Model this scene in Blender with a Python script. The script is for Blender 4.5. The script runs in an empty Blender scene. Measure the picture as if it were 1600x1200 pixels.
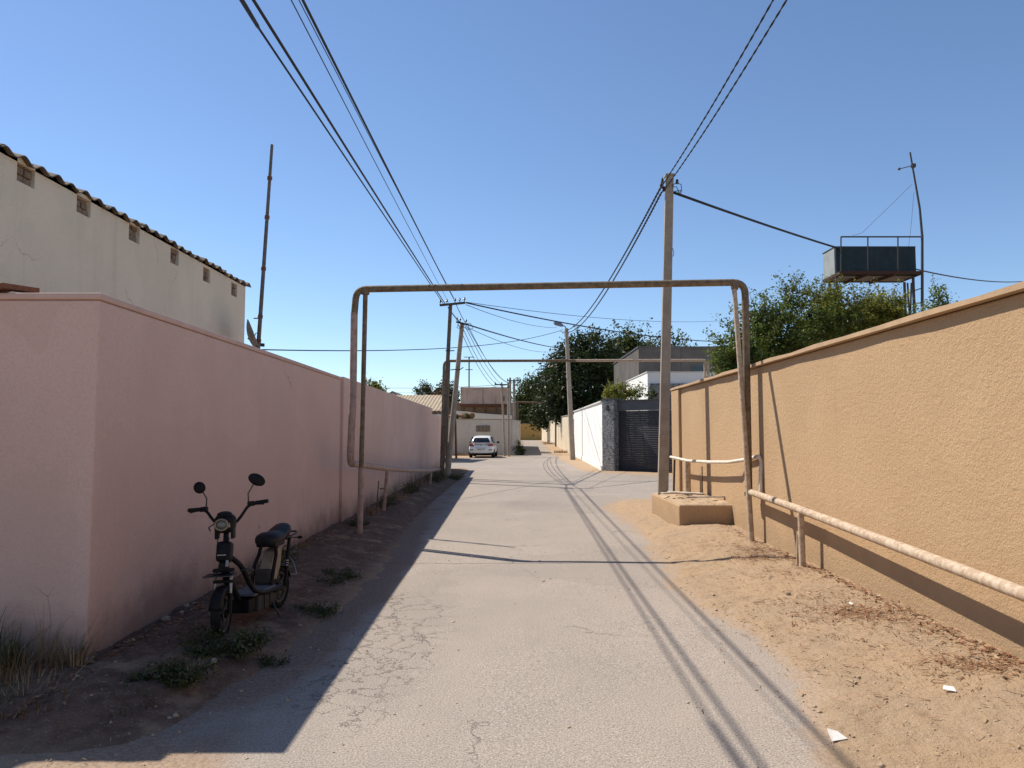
import bpy, math, random
import numpy as np
from mathutils import Vector, Matrix

# ------------------------------------------------------------------ camera, sky, sun, exposure
scene = bpy.context.scene
COL = scene.collection
R = math.radians
CAM_H, FPX, PITCH = 1.6, 1150.0, math.atan(77 / 1150)

cam_data = bpy.data.cameras.new('camera')
cam_data.sensor_width = 36.0
cam_data.lens = FPX / 1600 * 36.0
cam_data.clip_start = 0.05
cam_data.clip_end = 5000
cam = bpy.data.objects.new('camera', cam_data)
COL.objects.link(cam)
cam.location = (0, 0, CAM_H)
cam.rotation_euler = (math.pi / 2 + PITCH, 0, 0)
scene.camera = cam

SUN_DIR = Vector((-1.0, 0.68, 1.55)).normalized()          # towards the sun
world = bpy.data.worlds.new('World')
scene.world = world
world.use_nodes = True
wn = world.node_tree.nodes
wl = world.node_tree.links
wn.clear()
sky = wn.new('ShaderNodeTexSky')
sky.sky_type = 'NISHITA'
sky.sun_disc = False
sky.sun_elevation = math.asin(SUN_DIR.z)
sky.sun_rotation = math.atan2(SUN_DIR.x, SUN_DIR.y)
sky.altitude = 900
sky.air_density = 1.0
sky.dust_density = 0.05
sky.ozone_density = 4.0
bg = wn.new('ShaderNodeBackground')
bg.inputs['Strength'].default_value = 0.118
wo = wn.new('ShaderNodeOutputWorld')
wl.new(sky.outputs[0], bg.inputs[0])
wl.new(bg.outputs[0], wo.inputs[0])

sun_data = bpy.data.lights.new('sun', 'SUN')
sun_data.energy = 4.9
sun_data.angle = R(0.53)
sun_data.color = (1.0, 0.93, 0.83)
sun = bpy.data.objects.new('sun', sun_data)
COL.objects.link(sun)
sun.rotation_euler = SUN_DIR.to_track_quat('Z', 'Y').to_euler()
sun.location = SUN_DIR * 60

scene.view_settings.view_transform = 'Standard'
scene.view_settings.look = 'None'
scene.view_settings.gamma = 1.0
scene.view_settings.use_curve_mapping = False
scene.view_settings.exposure = 0.36

# ------------------------------------------------------------------ helpers
rng = np.random.default_rng(7)
random.seed(7)
CT, ST = math.cos(PITCH), math.sin(PITCH)


def ray(px, py):
    xc, yc = (px - 800) / FPX, (600 - py) / FPX
    return Vector((xc, CT - yc * ST, ST + yc * CT))


def at(px, py, Y):
    """world point at distance Y down the street seen in direction (px, py)"""
    d = ray(px, py)
    return Vector((0, 0, CAM_H)) + d * (Y / d.y)


def tag(o, label=None, cat=None, group=None, kind=None):
    if label: o['label'] = label
    if cat:
        o['category'] = cat
        kind = kind or 'thing'
    if group: o['group'] = group
    if kind: o['kind'] = kind
    return o


def empty(name, loc=(0, 0, 0), rz=0.0):
    o = bpy.data.objects.new(name, None)
    o.empty_display_size = 0.2
    COL.objects.link(o)
    o.location = loc
    o.rotation_euler = (0, 0, rz)
    return o


def lerp(a, b, t): return a + (b - a) * t


class MB:
    """collects shapes, builds one mesh object"""
    def __init__(self):
        self.v, self.f = [], []

    def add(self, vs, fs):
        b = len(self.v)
        self.v += [tuple(p) for p in vs]
        self.f += [tuple(i + b for i in f) for f in fs]
        return self

    def box(self, lo, hi):
        x0, y0, z0 = lo; x1, y1, z1 = hi
        return self.hexa([(x0, y0), (x1, y0), (x1, y1), (x0, y1)], z0, z1)

    def hexa(self, quad, z0, z1):
        """vertical prism over a plan polygon (counter-clockwise); z0/z1 numbers or lists"""
        n = len(quad)
        zz0 = z0 if isinstance(z0, (list, tuple)) else [z0] * n
        zz1 = z1 if isinstance(z1, (list, tuple)) else [z1] * n
        vs = [(q[0], q[1], zz0[i]) for i, q in enumerate(quad)] + [(q[0], q[1], zz1[i]) for i, q in enumerate(quad)]
        fs = [tuple(reversed(range(n))), tuple(range(n, 2 * n))]
        for i in range(n):
            j = (i + 1) % n
            fs.append((i, j, n + j, n + i))
        return self.add(vs, fs)

    def bar(self, a, b, w, h, up=(0, 0, 1)):
        """rectangular bar from a to b; w across, h along up"""
        a, b = Vector(a), Vector(b)
        d = (b - a).normalized()
        u = Vector(up)
        if abs(d.dot(u)) > 0.98: u = Vector((0, 1, 0))
        s = d.cross(u).normalized(); u = s.cross(d).normalized()
        vs = []
        for p in (a, b):
            for (i, j) in ((-1, -1), (1, -1), (1, 1), (-1, 1)):
                vs.append(p + s * (w / 2 * i) + u * (h / 2 * j))
        return self.add(vs, [(3, 2, 1, 0), (4, 5, 6, 7), (0, 1, 5, 4), (1, 2, 6, 5), (2, 3, 7, 6), (3, 0, 4, 7)])

    def tube(self, path, r, n=8, caps=True):
        path = [Vector(p) for p in path]
        m = len(path)
        rs = r if isinstance(r, (list, tuple)) else [r] * m
        d0 = (path[1] - path[0]).normalized()
        ref = Vector((0, 0, 1)) if abs(d0.z) < 0.9 else Vector((1, 0, 0))
        s = d0.cross(ref).normalized()
        vs = []
        for i, p in enumerate(path):
            if i == 0: d = path[1] - p
            elif i == m - 1: d = p - path[i - 1]
            else: d = (path[i + 1] - p).normalized() + (p - path[i - 1]).normalized()
            d = d.normalized() if d.length > 1e-9 else d0
            s = (s - d * s.dot(d)).normalized()
            t = d.cross(s)
            for k in range(n):
                a = 2 * math.pi * k / n
                vs.append(p + (s * math.cos(a) + t * math.sin(a)) * rs[i])
        fs = []
        for i in range(m - 1):
            for k in range(n):
                k2 = (k + 1) % n
                fs.append((i * n + k, i * n + k2, (i + 1) * n + k2, (i + 1) * n + k))
        if caps:
            fs.append(tuple(reversed(range(n))))
            fs.append(tuple(range((m - 1) * n, m * n)))
        return self.add(vs, fs)

    def lathe(self, prof, axis_o, axis_d, n=20, arc=None):
        """prof: list of (radius, along)"""
        o, d = Vector(axis_o), Vector(axis_d).normalized()
        ref = Vector((0, 0, 1)) if abs(d.z) < 0.9 else Vector((1, 0, 0))
        s = d.cross(ref).normalized(); t = d.cross(s)
        vs, fs = [], []
        m = len(prof)
        for k in range(n):
            a = 2 * math.pi * k / n
            for (r, h) in prof:
                vs.append(o + d * h + (s * math.cos(a) + t * math.sin(a)) * r)
        for k in range(n):
            k2 = (k + 1) % n
            for i in range(m - 1):
                fs.append((k * m + i, k * m + i + 1, k2 * m + i + 1, k2 * m + i))
        return self.add(vs, fs)

    def ellipsoid(self, c, ax, n=14, m=8, rot=None):
        c = Vector(c)
        vs, fs = [], []
        for j in range(1, m):
            ph = math.pi * j / m
            for k in range(n):
                th = 2 * math.pi * k / n
                p = Vector((ax[0] * math.sin(ph) * math.cos(th), ax[1] * math.sin(ph) * math.sin(th), ax[2] * math.cos(ph)))
                if rot is not None: p = rot @ p
                vs.append(c + p)
        top = Vector((0, 0, ax[2])); bot = Vector((0, 0, -ax[2]))
        if rot is not None: top, bot = rot @ top, rot @ bot
        vs += [c + top, c + bot]
        T, B = len(vs) - 2, len(vs) - 1
        for j in range(m - 2):
            for k in range(n):
                k2 = (k + 1) % n
                fs.append((j * n + k, (j + 1) * n + k, (j + 1) * n + k2, j * n + k2))
        for k in range(n):
            k2 = (k + 1) % n
            fs.append((T, k, k2))
            fs.append((B, (m - 2) * n + k2, (m - 2) * n + k))
        return self.add(vs, fs)

    def build(self, name, mat, parent=None, smooth=False, bevel=0.0, seg=2, subsurf=0):
        me = bpy.data.meshes.new(name)
        me.from_pydata(self.v, [], self.f)
        me.update()
        if mat is not None: me.materials.append(mat)
        if smooth:
            me.polygons.foreach_set('use_smooth', [True] * len(me.polygons))
            if smooth == 'auto': me.set_sharp_from_angle(angle=R(40))
        o = bpy.data.objects.new(name, me)
        COL.objects.link(o)
        if parent is not None: o.parent = parent
        if bevel > 0:
            md = o.modifiers.new('bevel', 'BEVEL'); md.width = bevel; md.segments = seg; md.limit_method = 'ANGLE'
        if subsurf:
            md = o.modifiers.new('sub', 'SUBSURF'); md.levels = subsurf; md.render_levels = subsurf
        return o


def np_mesh(name, verts, faces, mat, parent=None, attrs=None, smooth=False):
    """verts (n,3) array, faces (m,k) array with k = 3 or 4; attrs: {name: per-vertex float array}"""
    verts = np.asarray(verts, np.float32); faces = np.asarray(faces, np.int32)
    me = bpy.data.meshes.new(name)
    k = faces.shape[1]
    me.vertices.add(len(verts)); me.vertices.foreach_set('co', verts.ravel())
    me.loops.add(faces.size); me.loops.foreach_set('vertex_index', faces.ravel())
    me.polygons.add(len(faces))
    me.polygons.foreach_set('loop_start', np.arange(0, faces.size, k, dtype=np.int32))
    me.polygons.foreach_set('loop_total', np.full(len(faces), k, np.int32))
    if smooth: me.polygons.foreach_set('use_smooth', np.ones(len(faces), bool))
    for an, av in (attrs or {}).items():
        a = me.attributes.new(an, 'FLOAT', 'POINT'); a.data.foreach_set('value', np.asarray(av, np.float32))
    me.update(); me.validate()
    if mat is not None: me.materials.append(mat)
    o = bpy.data.objects.new(name, me)
    COL.objects.link(o)
    if parent is not None: o.parent = parent
    return o


def copy_tree(o, parent=None):
    c = o.copy(); COL.objects.link(c); c.parent = parent
    for ch in list(o.children): copy_tree(ch, c)
    return c


def arc_path(pts, rad, seg=5):
    """poly line with its inner corners rounded"""
    pts = [Vector(p) for p in pts]
    out = [pts[0]]
    for i in range(1, len(pts) - 1):
        a, b, c = pts[i - 1], pts[i], pts[i + 1]
        d1 = (a - b).normalized(); d2 = (c - b).normalized()
        r = min(rad, (a - b).length * .45, (c - b).length * .45)
        p, q = b + d1 * r, b + d2 * r
        for k in range(seg + 1):
            t = k / seg
            out.append(p * (1 - t) ** 2 + b * (2 * t * (1 - t)) + q * t * t)
    out.append(pts[-1])
    return out


def fr(v): return v - np.floor(v)


def vnoise(x, y, seed=0):
    xi, yi = np.floor(x), np.floor(y)
    xf, yf = x - xi, y - yi
    u, v = xf * xf * (3 - 2 * xf), yf * yf * (3 - 2 * yf)
    h = lambda a, b: fr(np.sin(a * 127.1 + b * 311.7 + seed * 74.7) * 43758.5453)
    return (h(xi, yi) * (1 - u) + h(xi + 1, yi) * u) * (1 - v) + (h(xi, yi + 1) * (1 - u) + h(xi + 1, yi + 1) * u) * v


def fbm(x, y, oct=4, seed=0):
    s, a, t = 0.0, 0.5, 0.0
    for o in range(oct):
        s = s + a * (vnoise(x * 2 ** o, y * 2 ** o, seed + o) - .5); t += a; a *= .5
    return s / t * 2


def sstep(a, b, x):
    t = np.clip((x - a) / (b - a), 0, 1)
    return t * t * (3 - 2 * t)


# ------------------------------------------------------------------ materials
def new_mat(name):
    m = bpy.data.materials.new(name); m.use_nodes = True
    nt = m.node_tree; nt.nodes.clear()
    out = nt.nodes.new('ShaderNodeOutputMaterial')
    b = nt.nodes.new('ShaderNodeBsdfPrincipled')
    nt.links.new(b.outputs[0], out.inputs[0])
    return m, nt, b, out


def nd(nt, typ, **kw):
    n = nt.nodes.new(typ)
    for k, v in kw.items():
        if k in n.inputs.keys(): n.inputs[k].default_value = v
        else: setattr(n, k, v)
    return n


def math_n(nt, op, a, b=None, c=None, clamp=False):
    n = nt.nodes.new('ShaderNodeMath'); n.operation = op; n.use_clamp = clamp
    for i, v in enumerate((a, b, c)):
        if v is None: continue
        if isinstance(v, (int, float)): n.inputs[i].default_value = v
        else: nt.links.new(v, n.inputs[i])
    return n.outputs[0]


def mix_col(nt, fac, a, b, mode='MIX'):
    n = nt.nodes.new('ShaderNodeMix'); n.data_type = 'RGBA'; n.blend_type = mode
    if isinstance(fac, (int, float)): n.inputs['Factor'].default_value = fac
    else: nt.links.new(fac, n.inputs['Factor'])
    for key, v in ((6, a), (7, b)):
        if isinstance(v, (tuple, list)): n.inputs[key].default_value = (*v[:3], 1)
        else: nt.links.new(v, n.inputs[key])
    return n.outputs[2]


def coords(nt, scale=(1, 1, 1)):
    t = nt.nodes.new('ShaderNodeTexCoord')
    if scale == (1, 1, 1): return t.outputs['Object']
    m = nt.nodes.new('ShaderNodeMapping'); m.inputs['Scale'].default_value = scale
    nt.links.new(t.outputs['Object'], m.inputs[0])
    return m.outputs[0]


def noise(nt, vec, scale, detail=4.0, rough=.55, dist=0.0):
    n = nd(nt, 'ShaderNodeTexNoise', Scale=scale, Detail=detail, Roughness=rough, Distortion=dist)
    nt.links.new(vec, n.inputs['Vector'])
    return n.outputs[0]


def ramp(nt, fac, lo, hi):
    n = nt.nodes.new('ShaderNodeMapRange'); n.interpolation_type = 'SMOOTHSTEP'
    n.inputs['From Min'].default_value = lo; n.inputs['From Max'].default_value = hi
    nt.links.new(fac, n.inputs['Value'])
    return n.outputs[0]


def bump(nt, b, height, strength=.4, dist=.01, prev=None):
    n = nd(nt, 'ShaderNodeBump', Strength=strength, Distance=dist)
    nt.links.new(height, n.inputs['Height'])
    if prev is not None: nt.links.new(prev, n.inputs['Normal'])
    if b is not None: nt.links.new(n.outputs[0], b.inputs['Normal'])
    return n.outputs[0]


def surf(name, col, col2=None, scale=3.0, rough=.85, bscale=40.0, bstr=.2, bdist=.006, metal=0.0, stain=None, sscale=(1, 1, 1),
         stain_amt=.5, spec=.3, lo=.35, hi=.65):
    """plain weathered surface: two tones mixed by noise, optional stain tone stretched by sscale, fine relief"""
    m, nt, b, out = new_mat(name)
    c = coords(nt)
    f = ramp(nt, noise(nt, c, scale, 6, .6), lo, hi)
    colr = mix_col(nt, f, col, col2 if col2 else tuple(v * .86 for v in col))
    if stain:
        sc = coords(nt, sscale)
        s = ramp(nt, noise(nt, sc, 1.6, 6, .65), .52, .78)
        colr = mix_col(nt, math_n(nt, 'MULTIPLY', s, stain_amt), colr, stain)
    nt.links.new(colr, b.inputs['Base Color'])
    b.inputs['Roughness'].default_value = rough
    b.inputs['Metallic'].default_value = metal
    b.inputs['Specular IOR Level'].default_value = spec
    if bstr > 0: bump(nt, b, noise(nt, c, bscale, 5, .65), bstr, bdist)
    return m


M = {}


def stucco(name, col, col2, stain, pop, dist, base_dirt=None, streak=.35, crackc=None):
    m, nt, b, out = new_mat(name)
    c = coords(nt)
    big = ramp(nt, noise(nt, c, .9, 6, .6), .3, .72)
    cc = mix_col(nt, big, col, col2)
    fine = noise(nt, c, 55, 3, .6)
    cc = mix_col(nt, math_n(nt, 'MULTIPLY', ramp(nt, fine, .42, .62), .16), cc, tuple(v * .55 for v in col))
    sv = coords(nt, (2.2, 2.2, .22))
    s = ramp(nt, noise(nt, sv, 1.5, 7, .7), .5, .8)
    cc = mix_col(nt, math_n(nt, 'MULTIPLY', s, streak), cc, stain)
    # trowelled repair patches, a shade off the rest
    pv = nd(nt, 'ShaderNodeTexVoronoi', Scale=.75, Randomness=1.0)
    dn = nd(nt, 'ShaderNodeTexNoise', Scale=2.5, Detail=4.0); nt.links.new(c, dn.inputs['Vector'])
    ds = nt.nodes.new('ShaderNodeVectorMath'); ds.operation = 'MULTIPLY_ADD'
    nt.links.new(dn.outputs['Color'], ds.inputs[0]); ds.inputs[1].default_value = (.45, .45, .45); nt.links.new(c, ds.inputs[2])
    nt.links.new(ds.outputs[0], pv.inputs['Vector'])
    ps = nt.nodes.new('ShaderNodeSeparateColor'); nt.links.new(pv.outputs['Color'], ps.inputs[0])
    cc = mix_col(nt, math_n(nt, 'MULTIPLY', ramp(nt, ps.outputs[0], .62, .74), .28), cc, tuple(v * .9 for v in col2))
    if crackc:
        cv = nd(nt, 'ShaderNodeTexVoronoi', feature='DISTANCE_TO_EDGE', Scale=.55); nt.links.new(ds.outputs[0], cv.inputs['Vector'])
        ln = math_n(nt, 'SUBTRACT', 1.0, ramp(nt, cv.outputs['Distance'], .0012, .0035))
        ln = math_n(nt, 'MULTIPLY', ln, ramp(nt, noise(nt, c, .8, 3, .5), .52, .6))
        cc = mix_col(nt, math_n(nt, 'MULTIPLY', ln, .8), cc, crackc)
    if base_dirt:
        sep = nt.nodes.new('ShaderNodeSeparateXYZ'); nt.links.new(c, sep.inputs[0])
        hgt = math_n(nt, 'ADD', sep.outputs[2], math_n(nt, 'MULTIPLY', noise(nt, c, 2.3, 6, .65), -.75))
        d = math_n(nt, 'SUBTRACT', 1.0, ramp(nt, hgt, -.30, .22))
        cc = mix_col(nt, math_n(nt, 'MULTIPLY', d, .75), cc, base_dirt)
    nt.links.new(cc, b.inputs['Base Color'])
    b.inputs['Roughness'].default_value = .92
    b.inputs['Specular IOR Level'].default_value = .15
    n1 = math_n(nt, 'ADD', noise(nt, c, pop, 5, .62), math_n(nt, 'MULTIPLY', noise(nt, c, pop * .35, 3, .5), .9))
    p = bump(nt, None, n1, .8, dist)
    bump(nt, b, noise(nt, c, pop * 4, 3, .6), .35, dist * .3, p)
    return m


M['pink'] = stucco('pink_stucco', (.70, .485, .40), (.64, .435, .355), (.53, .37, .305), 60, .008, base_dirt=(.25, .155, .115), crackc=(.30, .19, .15))
M['tan'] = stucco('tan_stucco', (.51, .345, .198), (.475, .315, .178), (.40, .268, .152), 60, .013, base_dirt=(.36, .25, .15), streak=.4)
M['tancap'] = surf('tan_coping_plaster', (.47, .32, .19), (.40, .27, .16), 4, bscale=60, bstr=.4, stain=(.36, .25, .17))
M['pinkcap'] = surf('pink_coping_plaster', (.62, .42, .345), (.56, .38, .31), 4, bscale=60, bstr=.3, stain=(.40, .31, .26))
M['cream'] = stucco('cream_plaster', (.72, .665, .53), (.65, .60, .475), (.48, .43, .335), 30, .012, streak=.45, crackc=(.30, .26, .20))
M['white'] = surf('white_painted_plaster', (.80, .78, .74), (.74, .72, .68), 1.2, .85, 60, .15, stain=(.55, .50, .44), sscale=(3, 3, .4), stain_amt=.3)
M['offwhite'] = surf('offwhite_render', (.62, .60, .55), (.55, .53, .48), .8, .9, 50, .2, stain=(.40, .34, .27), sscale=(1, 1, .3), stain_amt=.5)
M['yardwhite'] = surf('yellowed_whitewash', (.56, .50, .42), (.50, .445, .37), .8, .9, 50, .2, stain=(.36, .30, .24), sscale=(1, 1, .3), stain_amt=.4)
M['beige'] = surf('beige_plaster', (.66, .57, .42), (.60, .51, .37), .8, .9, 50, .2, stain=(.47, .39, .29), sscale=(1, 1, .3), stain_amt=.4)
M['yellow'] = surf('ochre_plaster', (.60, .38, .12), (.52, .32, .10), .6, .9, 40, .2, stain=(.36, .25, .12), stain_amt=.4)
M['greyconc'] = surf('grey_board_concrete', (.12, .105, .092), (.085, .075, .068), .8, .9, 30, .3, stain=(.10, .095, .09), sscale=(.6, .6, 2.5), stain_amt=.6)
M['concrete'] = surf('weathered_concrete', (.35, .29, .225), (.28, .23, .18), 5, .92, 70, .35, stain=(.24, .20, .165), sscale=(3, 3, .5), stain_amt=.5)
M['rubble'] = surf('crumbling_mortar', (.50, .36, .22), (.36, .26, .17), 9, .95, 45, .9, .02, stain=(.25, .18, .12))
M['pipe_brown'] = surf('rusty_painted_pipe', (.21, .155, .095), (.13, .088, .052), 14, .75, 60, .35, .004, stain=(.14, .07, .035), sscale=(5, 5, 2), stain_amt=.8)
M['pipe_pale'] = surf('flaking_pale_pipe', (.52, .41, .30), (.40, .29, .195), 16, .8, 50, .5, .005, stain=(.26, .145, .08), sscale=(14, 14, 14), stain_amt=.85, lo=.42, hi=.58)
M['pipe_white'] = surf('chalky_white_pipe', (.72, .64, .54), (.62, .52, .42), 12, .75, 60, .3, .003, stain=(.36, .22, .13), sscale=(6, 6, 6), stain_amt=.6)
M['pipe_pink'] = surf('pink_overpainted_pipe', (.44, .31, .25), (.33, .225, .18), 12, .8, 60, .35, .004, stain=(.20, .11, .07), sscale=(6, 6, 4), stain_amt=.7)
M['darkrust'] = surf('dark_rusted_steel', (.075, .038, .026), (.045, .026, .02), 18, .9, 60, .5, .006)
M['steel'] = surf('dark_painted_steel', (.045, .048, .05), (.07, .06, .05), 14, .55, 80, .15, .002, stain=(.13, .06, .03), sscale=(4, 4, 4), stain_amt=.5)
M['rust'] = surf('rusted_steel', (.20, .085, .045), (.13, .055, .03), 18, .9, 60, .5, .006)
M['iron_grey'] = surf('weathered_grey_steel', (.16, .145, .125), (.11, .095, .08), 12, .7, 70, .25, .003, stain=(.12, .06, .035), sscale=(4, 4, 1), stain_amt=.6)
M['wood_grey'] = surf('weathered_timber', (.17, .135, .10), (.10, .078, .058), 8, .9, 60, .4, .004, stain=(.07, .05, .04), sscale=(14, 14, .6), stain_amt=.7)
M['board'] = surf('pale_weathered_board', (.56, .50, .42), (.42, .36, .29), 10, .9, 60, .4, .003, stain=(.25, .19, .13), sscale=(2, 14, 14), stain_amt=.6)
M['cable'] = surf('black_cable_sheath', (.018, .019, .022), (.03, .03, .032), 20, .6, 50, 0)
M['ceramic'] = surf('dark_insulator', (.05, .025, .018), (.03, .02, .016), 20, .25, 50, 0, spec=.6)
M['asbestos'] = surf('lichen_roof_sheet', (.20, .165, .12), (.12, .10, .075), 5, .95, 60, .4, .005, stain=(.07, .055, .045), sscale=(3, 3, 3), stain_amt=.7)
M['tanroof'] = surf('dusty_roof_sheet', (.44, .35, .24), (.34, .27, .19), 3, .95, 40, .3, .005, stain=(.22, .17, .12), sscale=(1, .3, 1), stain_amt=.6)
M['redroof'] = surf('dark_red_roof', (.10, .06, .05), (.07, .045, .04), 3, .9, 40, .2)
M['brickplug'] = surf('mud_brick_infill', (.24, .185, .135), (.17, .13, .095), 12, .95, 40, .6, .01)
M['shutter'] = surf('charcoal_shutter_paint', (.035, .037, .045), (.045, .046, .052), 6, .5, 90, 0, .002, spec=.3)
M['fascia'] = surf('charcoal_fascia_panel', (.075, .075, .08), (.09, .09, .092), 3, .5, 90, .05, .002)
M['tank_front'] = surf('dark_teal_tank_paint', (.014, .032, .040), (.010, .024, .030), 4, .6, 70, .2, .003, stain=(.07, .05, .04), sscale=(6, 6, .5), stain_amt=.7)
M['tank_side_lit'] = surf('tank_paint_lit_side', (.29, .32, .30), (.24, .26, .25), 4, .6, 70, .2, .003, stain=(.25, .2, .15), sscale=(6, 6, .5), stain_amt=.5)  # pale copy of the tank paint, with the sunlight put into its colour
M['pinkrust'] = surf('faded_pink_rusty_tank', (.62, .44, .33), (.55, .38, .28), 1.2, .85, 40, .3, .004, stain=(.20, .085, .045), sscale=(2.2, 2.2, .12), stain_amt=.95)
M['glass'] = surf('dark_window_glass', (.012, .016, .02), (.016, .02, .026), 3, .08, 50, 0, spec=.6)
M['black_plastic'] = surf('black_plastic', (.007, .007, .008), (.013, .012, .012), 18, .5, 80, .1, .001, spec=.15)
M['black_rubber'] = surf('dusty_rubber', (.014, .013, .012), (.03, .026, .022), 14, .9, 90, .3, .002, spec=.1)
M['seat_vinyl'] = surf('worn_black_vinyl', (.008, .008, .010), (.018, .018, .021), 10, .5, 120, .2, .001, spec=.2)
M['alloy'] = surf('dull_alloy', (.36, .35, .34), (.26, .25, .24), 14, .45, 60, .1, .001, metal=.8)
M['dull_rim'] = surf('dusty_grey_rim', (.11, .10, .09), (.07, .062, .055), 14, .6, 60, .1, .001, metal=.3)
M['footboard'] = surf('scuffed_grey_mat', (.13, .135, .15), (.09, .092, .10), 16, .8, 60, .3, .002, stain=(.3, .28, .25), sscale=(6, 6, 6), stain_amt=.4)
M['cream_plastic'] = surf('sun_bleached_cream_plastic', (.34, .26, .175), (.25, .185, .12), 10, .6, 60, .2, .002, stain=(.16, .11, .07), sscale=(6, 6, 6), stain_amt=.6)
M['lens'] = surf('headlamp_lens', (.16, .155, .135), (.12, .115, .10), 10, .15, 50, 0, spec=.6)
M['battery'] = surf('dusty_battery_box', (.06, .052, .046), (.04, .034, .03), 10, .7, 60, .15, .002)
M['car_white'] = surf('white_car_paint', (.78, .78, .77), (.75, .75, .74), 2, .22, 50, 0, spec=.5)
M['car_red'] = surf('tail_lamp_red', (.30, .02, .02), (.24, .015, .015), 6, .2, 50, 0, spec=.5)
M['plate'] = surf('number_plate_white', (.72, .72, .70), (.66, .66, .64), 4, .5, 50, 0)
M['ink'] = surf('black_print', (.02, .02, .02), (.03, .03, .03), 5, .6, 50, 0)
M['paper'] = surf('white_paper_scrap', (.78, .76, .71), (.70, .67, .62), 9, .9, 60, .2, .002)
M['rock'] = surf('pale_stone', (.40, .32, .235), (.27, .215, .155), 14, .95, 30, .5, .01)
M['grit'] = surf('sandy_pebble', (.47, .36, .25), (.33, .245, .165), 30, .95, 30, 0)
M['bark'] = surf('tree_bark', (.12, .088, .062), (.075, .055, .04), 9, .95, 30, .8, .015)
M['reddebris'] = surf('rust_brown_scrap', (.28, .15, .08), (.16, .09, .055), 4, .95, 20, .6, .02)

# stone-clad pillar: mottled dark slate pieces with pale edges
m, nt, b, out = new_mat('split_slate_cladding')
c = coords(nt, (1, 1, 1.6))
vo = nd(nt, 'ShaderNodeTexVoronoi', Scale=16.0, Randomness=1.0); nt.links.new(c, vo.inputs['Vector'])
sepc = nt.nodes.new('ShaderNodeSeparateColor'); nt.links.new(vo.outputs['Color'], sepc.inputs[0])
cc = mix_col(nt, ramp(nt, sepc.outputs[0], .1, .95), (.09, .09, .088), (.34, .335, .325))
cc = mix_col(nt, ramp(nt, noise(nt, coords(nt), 30, 5, .7), .52, .66), cc, (.42, .42, .41))
nt.links.new(cc, b.inputs['Base Color']); b.inputs['Roughness'].default_value = .8
bump(nt, b, math_n(nt, 'ADD', sepc.outputs[1], noise(nt, coords(nt), 25, 5, .7)), .9, .03)
M['slate'] = m


def foliage(name, dark, mid, bright, trans=.35):
    m = bpy.data.materials.new(name); m.use_nodes = True
    nt = m.node_tree; nt.nodes.clear()
    out = nt.nodes.new('ShaderNodeOutputMaterial')
    at_ = nd(nt, 'ShaderNodeAttribute', attribute_name='tone')
    c1 = mix_col(nt, ramp(nt, at_.outputs['Fac'], 0, .55), dark, mid)
    c2 = mix_col(nt, ramp(nt, at_.outputs['Fac'], .6, 1.0), c1, bright)
    p = nd(nt, 'ShaderNodeBsdfPrincipled', Roughness=.5)
    p.inputs['Specular IOR Level'].default_value = .35
    t = nt.nodes.new('ShaderNodeBsdfTranslucent')
    nt.links.new(c2, p.inputs['Base Color']); nt.links.new(c2, t.inputs['Color'])
    mx = nt.nodes.new('ShaderNodeMixShader'); mx.inputs[0].default_value = trans
    nt.links.new(p.outputs[0], mx.inputs[1]); nt.links.new(t.outputs[0], mx.inputs[2])
    nt.links.new(mx.outputs[0], out.inputs[0])
    return m


M['leaf_green'] = foliage('pomegranate_leaves', (.05, .08, .018), (.125, .165, .03), (.27, .28, .06), .45)
M['leaf_yellow'] = foliage('yellow_green_leaves', (.09, .11, .018), (.23, .23, .036), (.40, .35, .06), .48)
M['leaf_dark'] = foliage('dark_mulberry_leaves', (.016, .030, .010), (.035, .056, .015), (.085, .10, .025), .25)
M['leaf_mid'] = foliage('mid_green_leaves', (.03, .05, .013), (.065, .09, .02), (.13, .14, .035))
M['weed'] = foliage('dusty_weed_leaves', (.030, .042, .014), (.06, .075, .022), (.16, .14, .055), .25)
M['dry'] = foliage('dry_straw', (.14, .075, .035), (.28, .18, .085), (.46, .35, .20), .2)
M['litter'] = foliage('dry_reddish_litter', (.17, .068, .034), (.28, .135, .068), (.46, .33, .19), .1)

# ------------------------------------------------------------------ ground and road
XL = lambda y: -2.79 - .013 * (y - 4.93)          # face of the pink wall
XR = lambda y: 3.45 + .0157 * (y - 5.0)           # face of the tan wall
Ly = [-30, 3.3, 3.9, 4.5, 5, 7, 9.5, 12, 16, 22, 30, 33, 34.5, 48.5, 49.5, 51, 60, 80, 100, 108]
Lx = [-3.2, -3.2, -2.5, -1.95, -1.7, -1.4, -1.42, -1.75, -2.1, -2.3, -2.6, -2.9, -6.5, -6.5, -1.2, .2, .5, 1.1, 1.0, .6]
Ry = [-30, 3.5, 4.6, 5.7, 7, 9.5, 12, 16, 17.6, 19, 20.2, 26.5, 28.0, 29.5, 32, 45, 55, 80, 108]
Rx = [1.2, 1.44, 1.78, 1.90, 1.70, 1.82, 2.1, 2.0, 2.6, 4.8, 14, 14, 6.0, 3.7, 3.0, 3.0, 3.2, 3.7, 4.0]


def base_z(y): return .6 * sstep(55, 106, y)


def road_sd(x, y):
    l = np.interp(y, Ly, Lx); r = np.interp(y, Ry, Rx)
    d = np.minimum(np.minimum(x - l, r - x), 109 - y)
    return d + .16 * fbm(x * 1.1, y * 1.1, 4, 3) + .10 * fbm(x * 5, y * 5, 3, 9)


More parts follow.
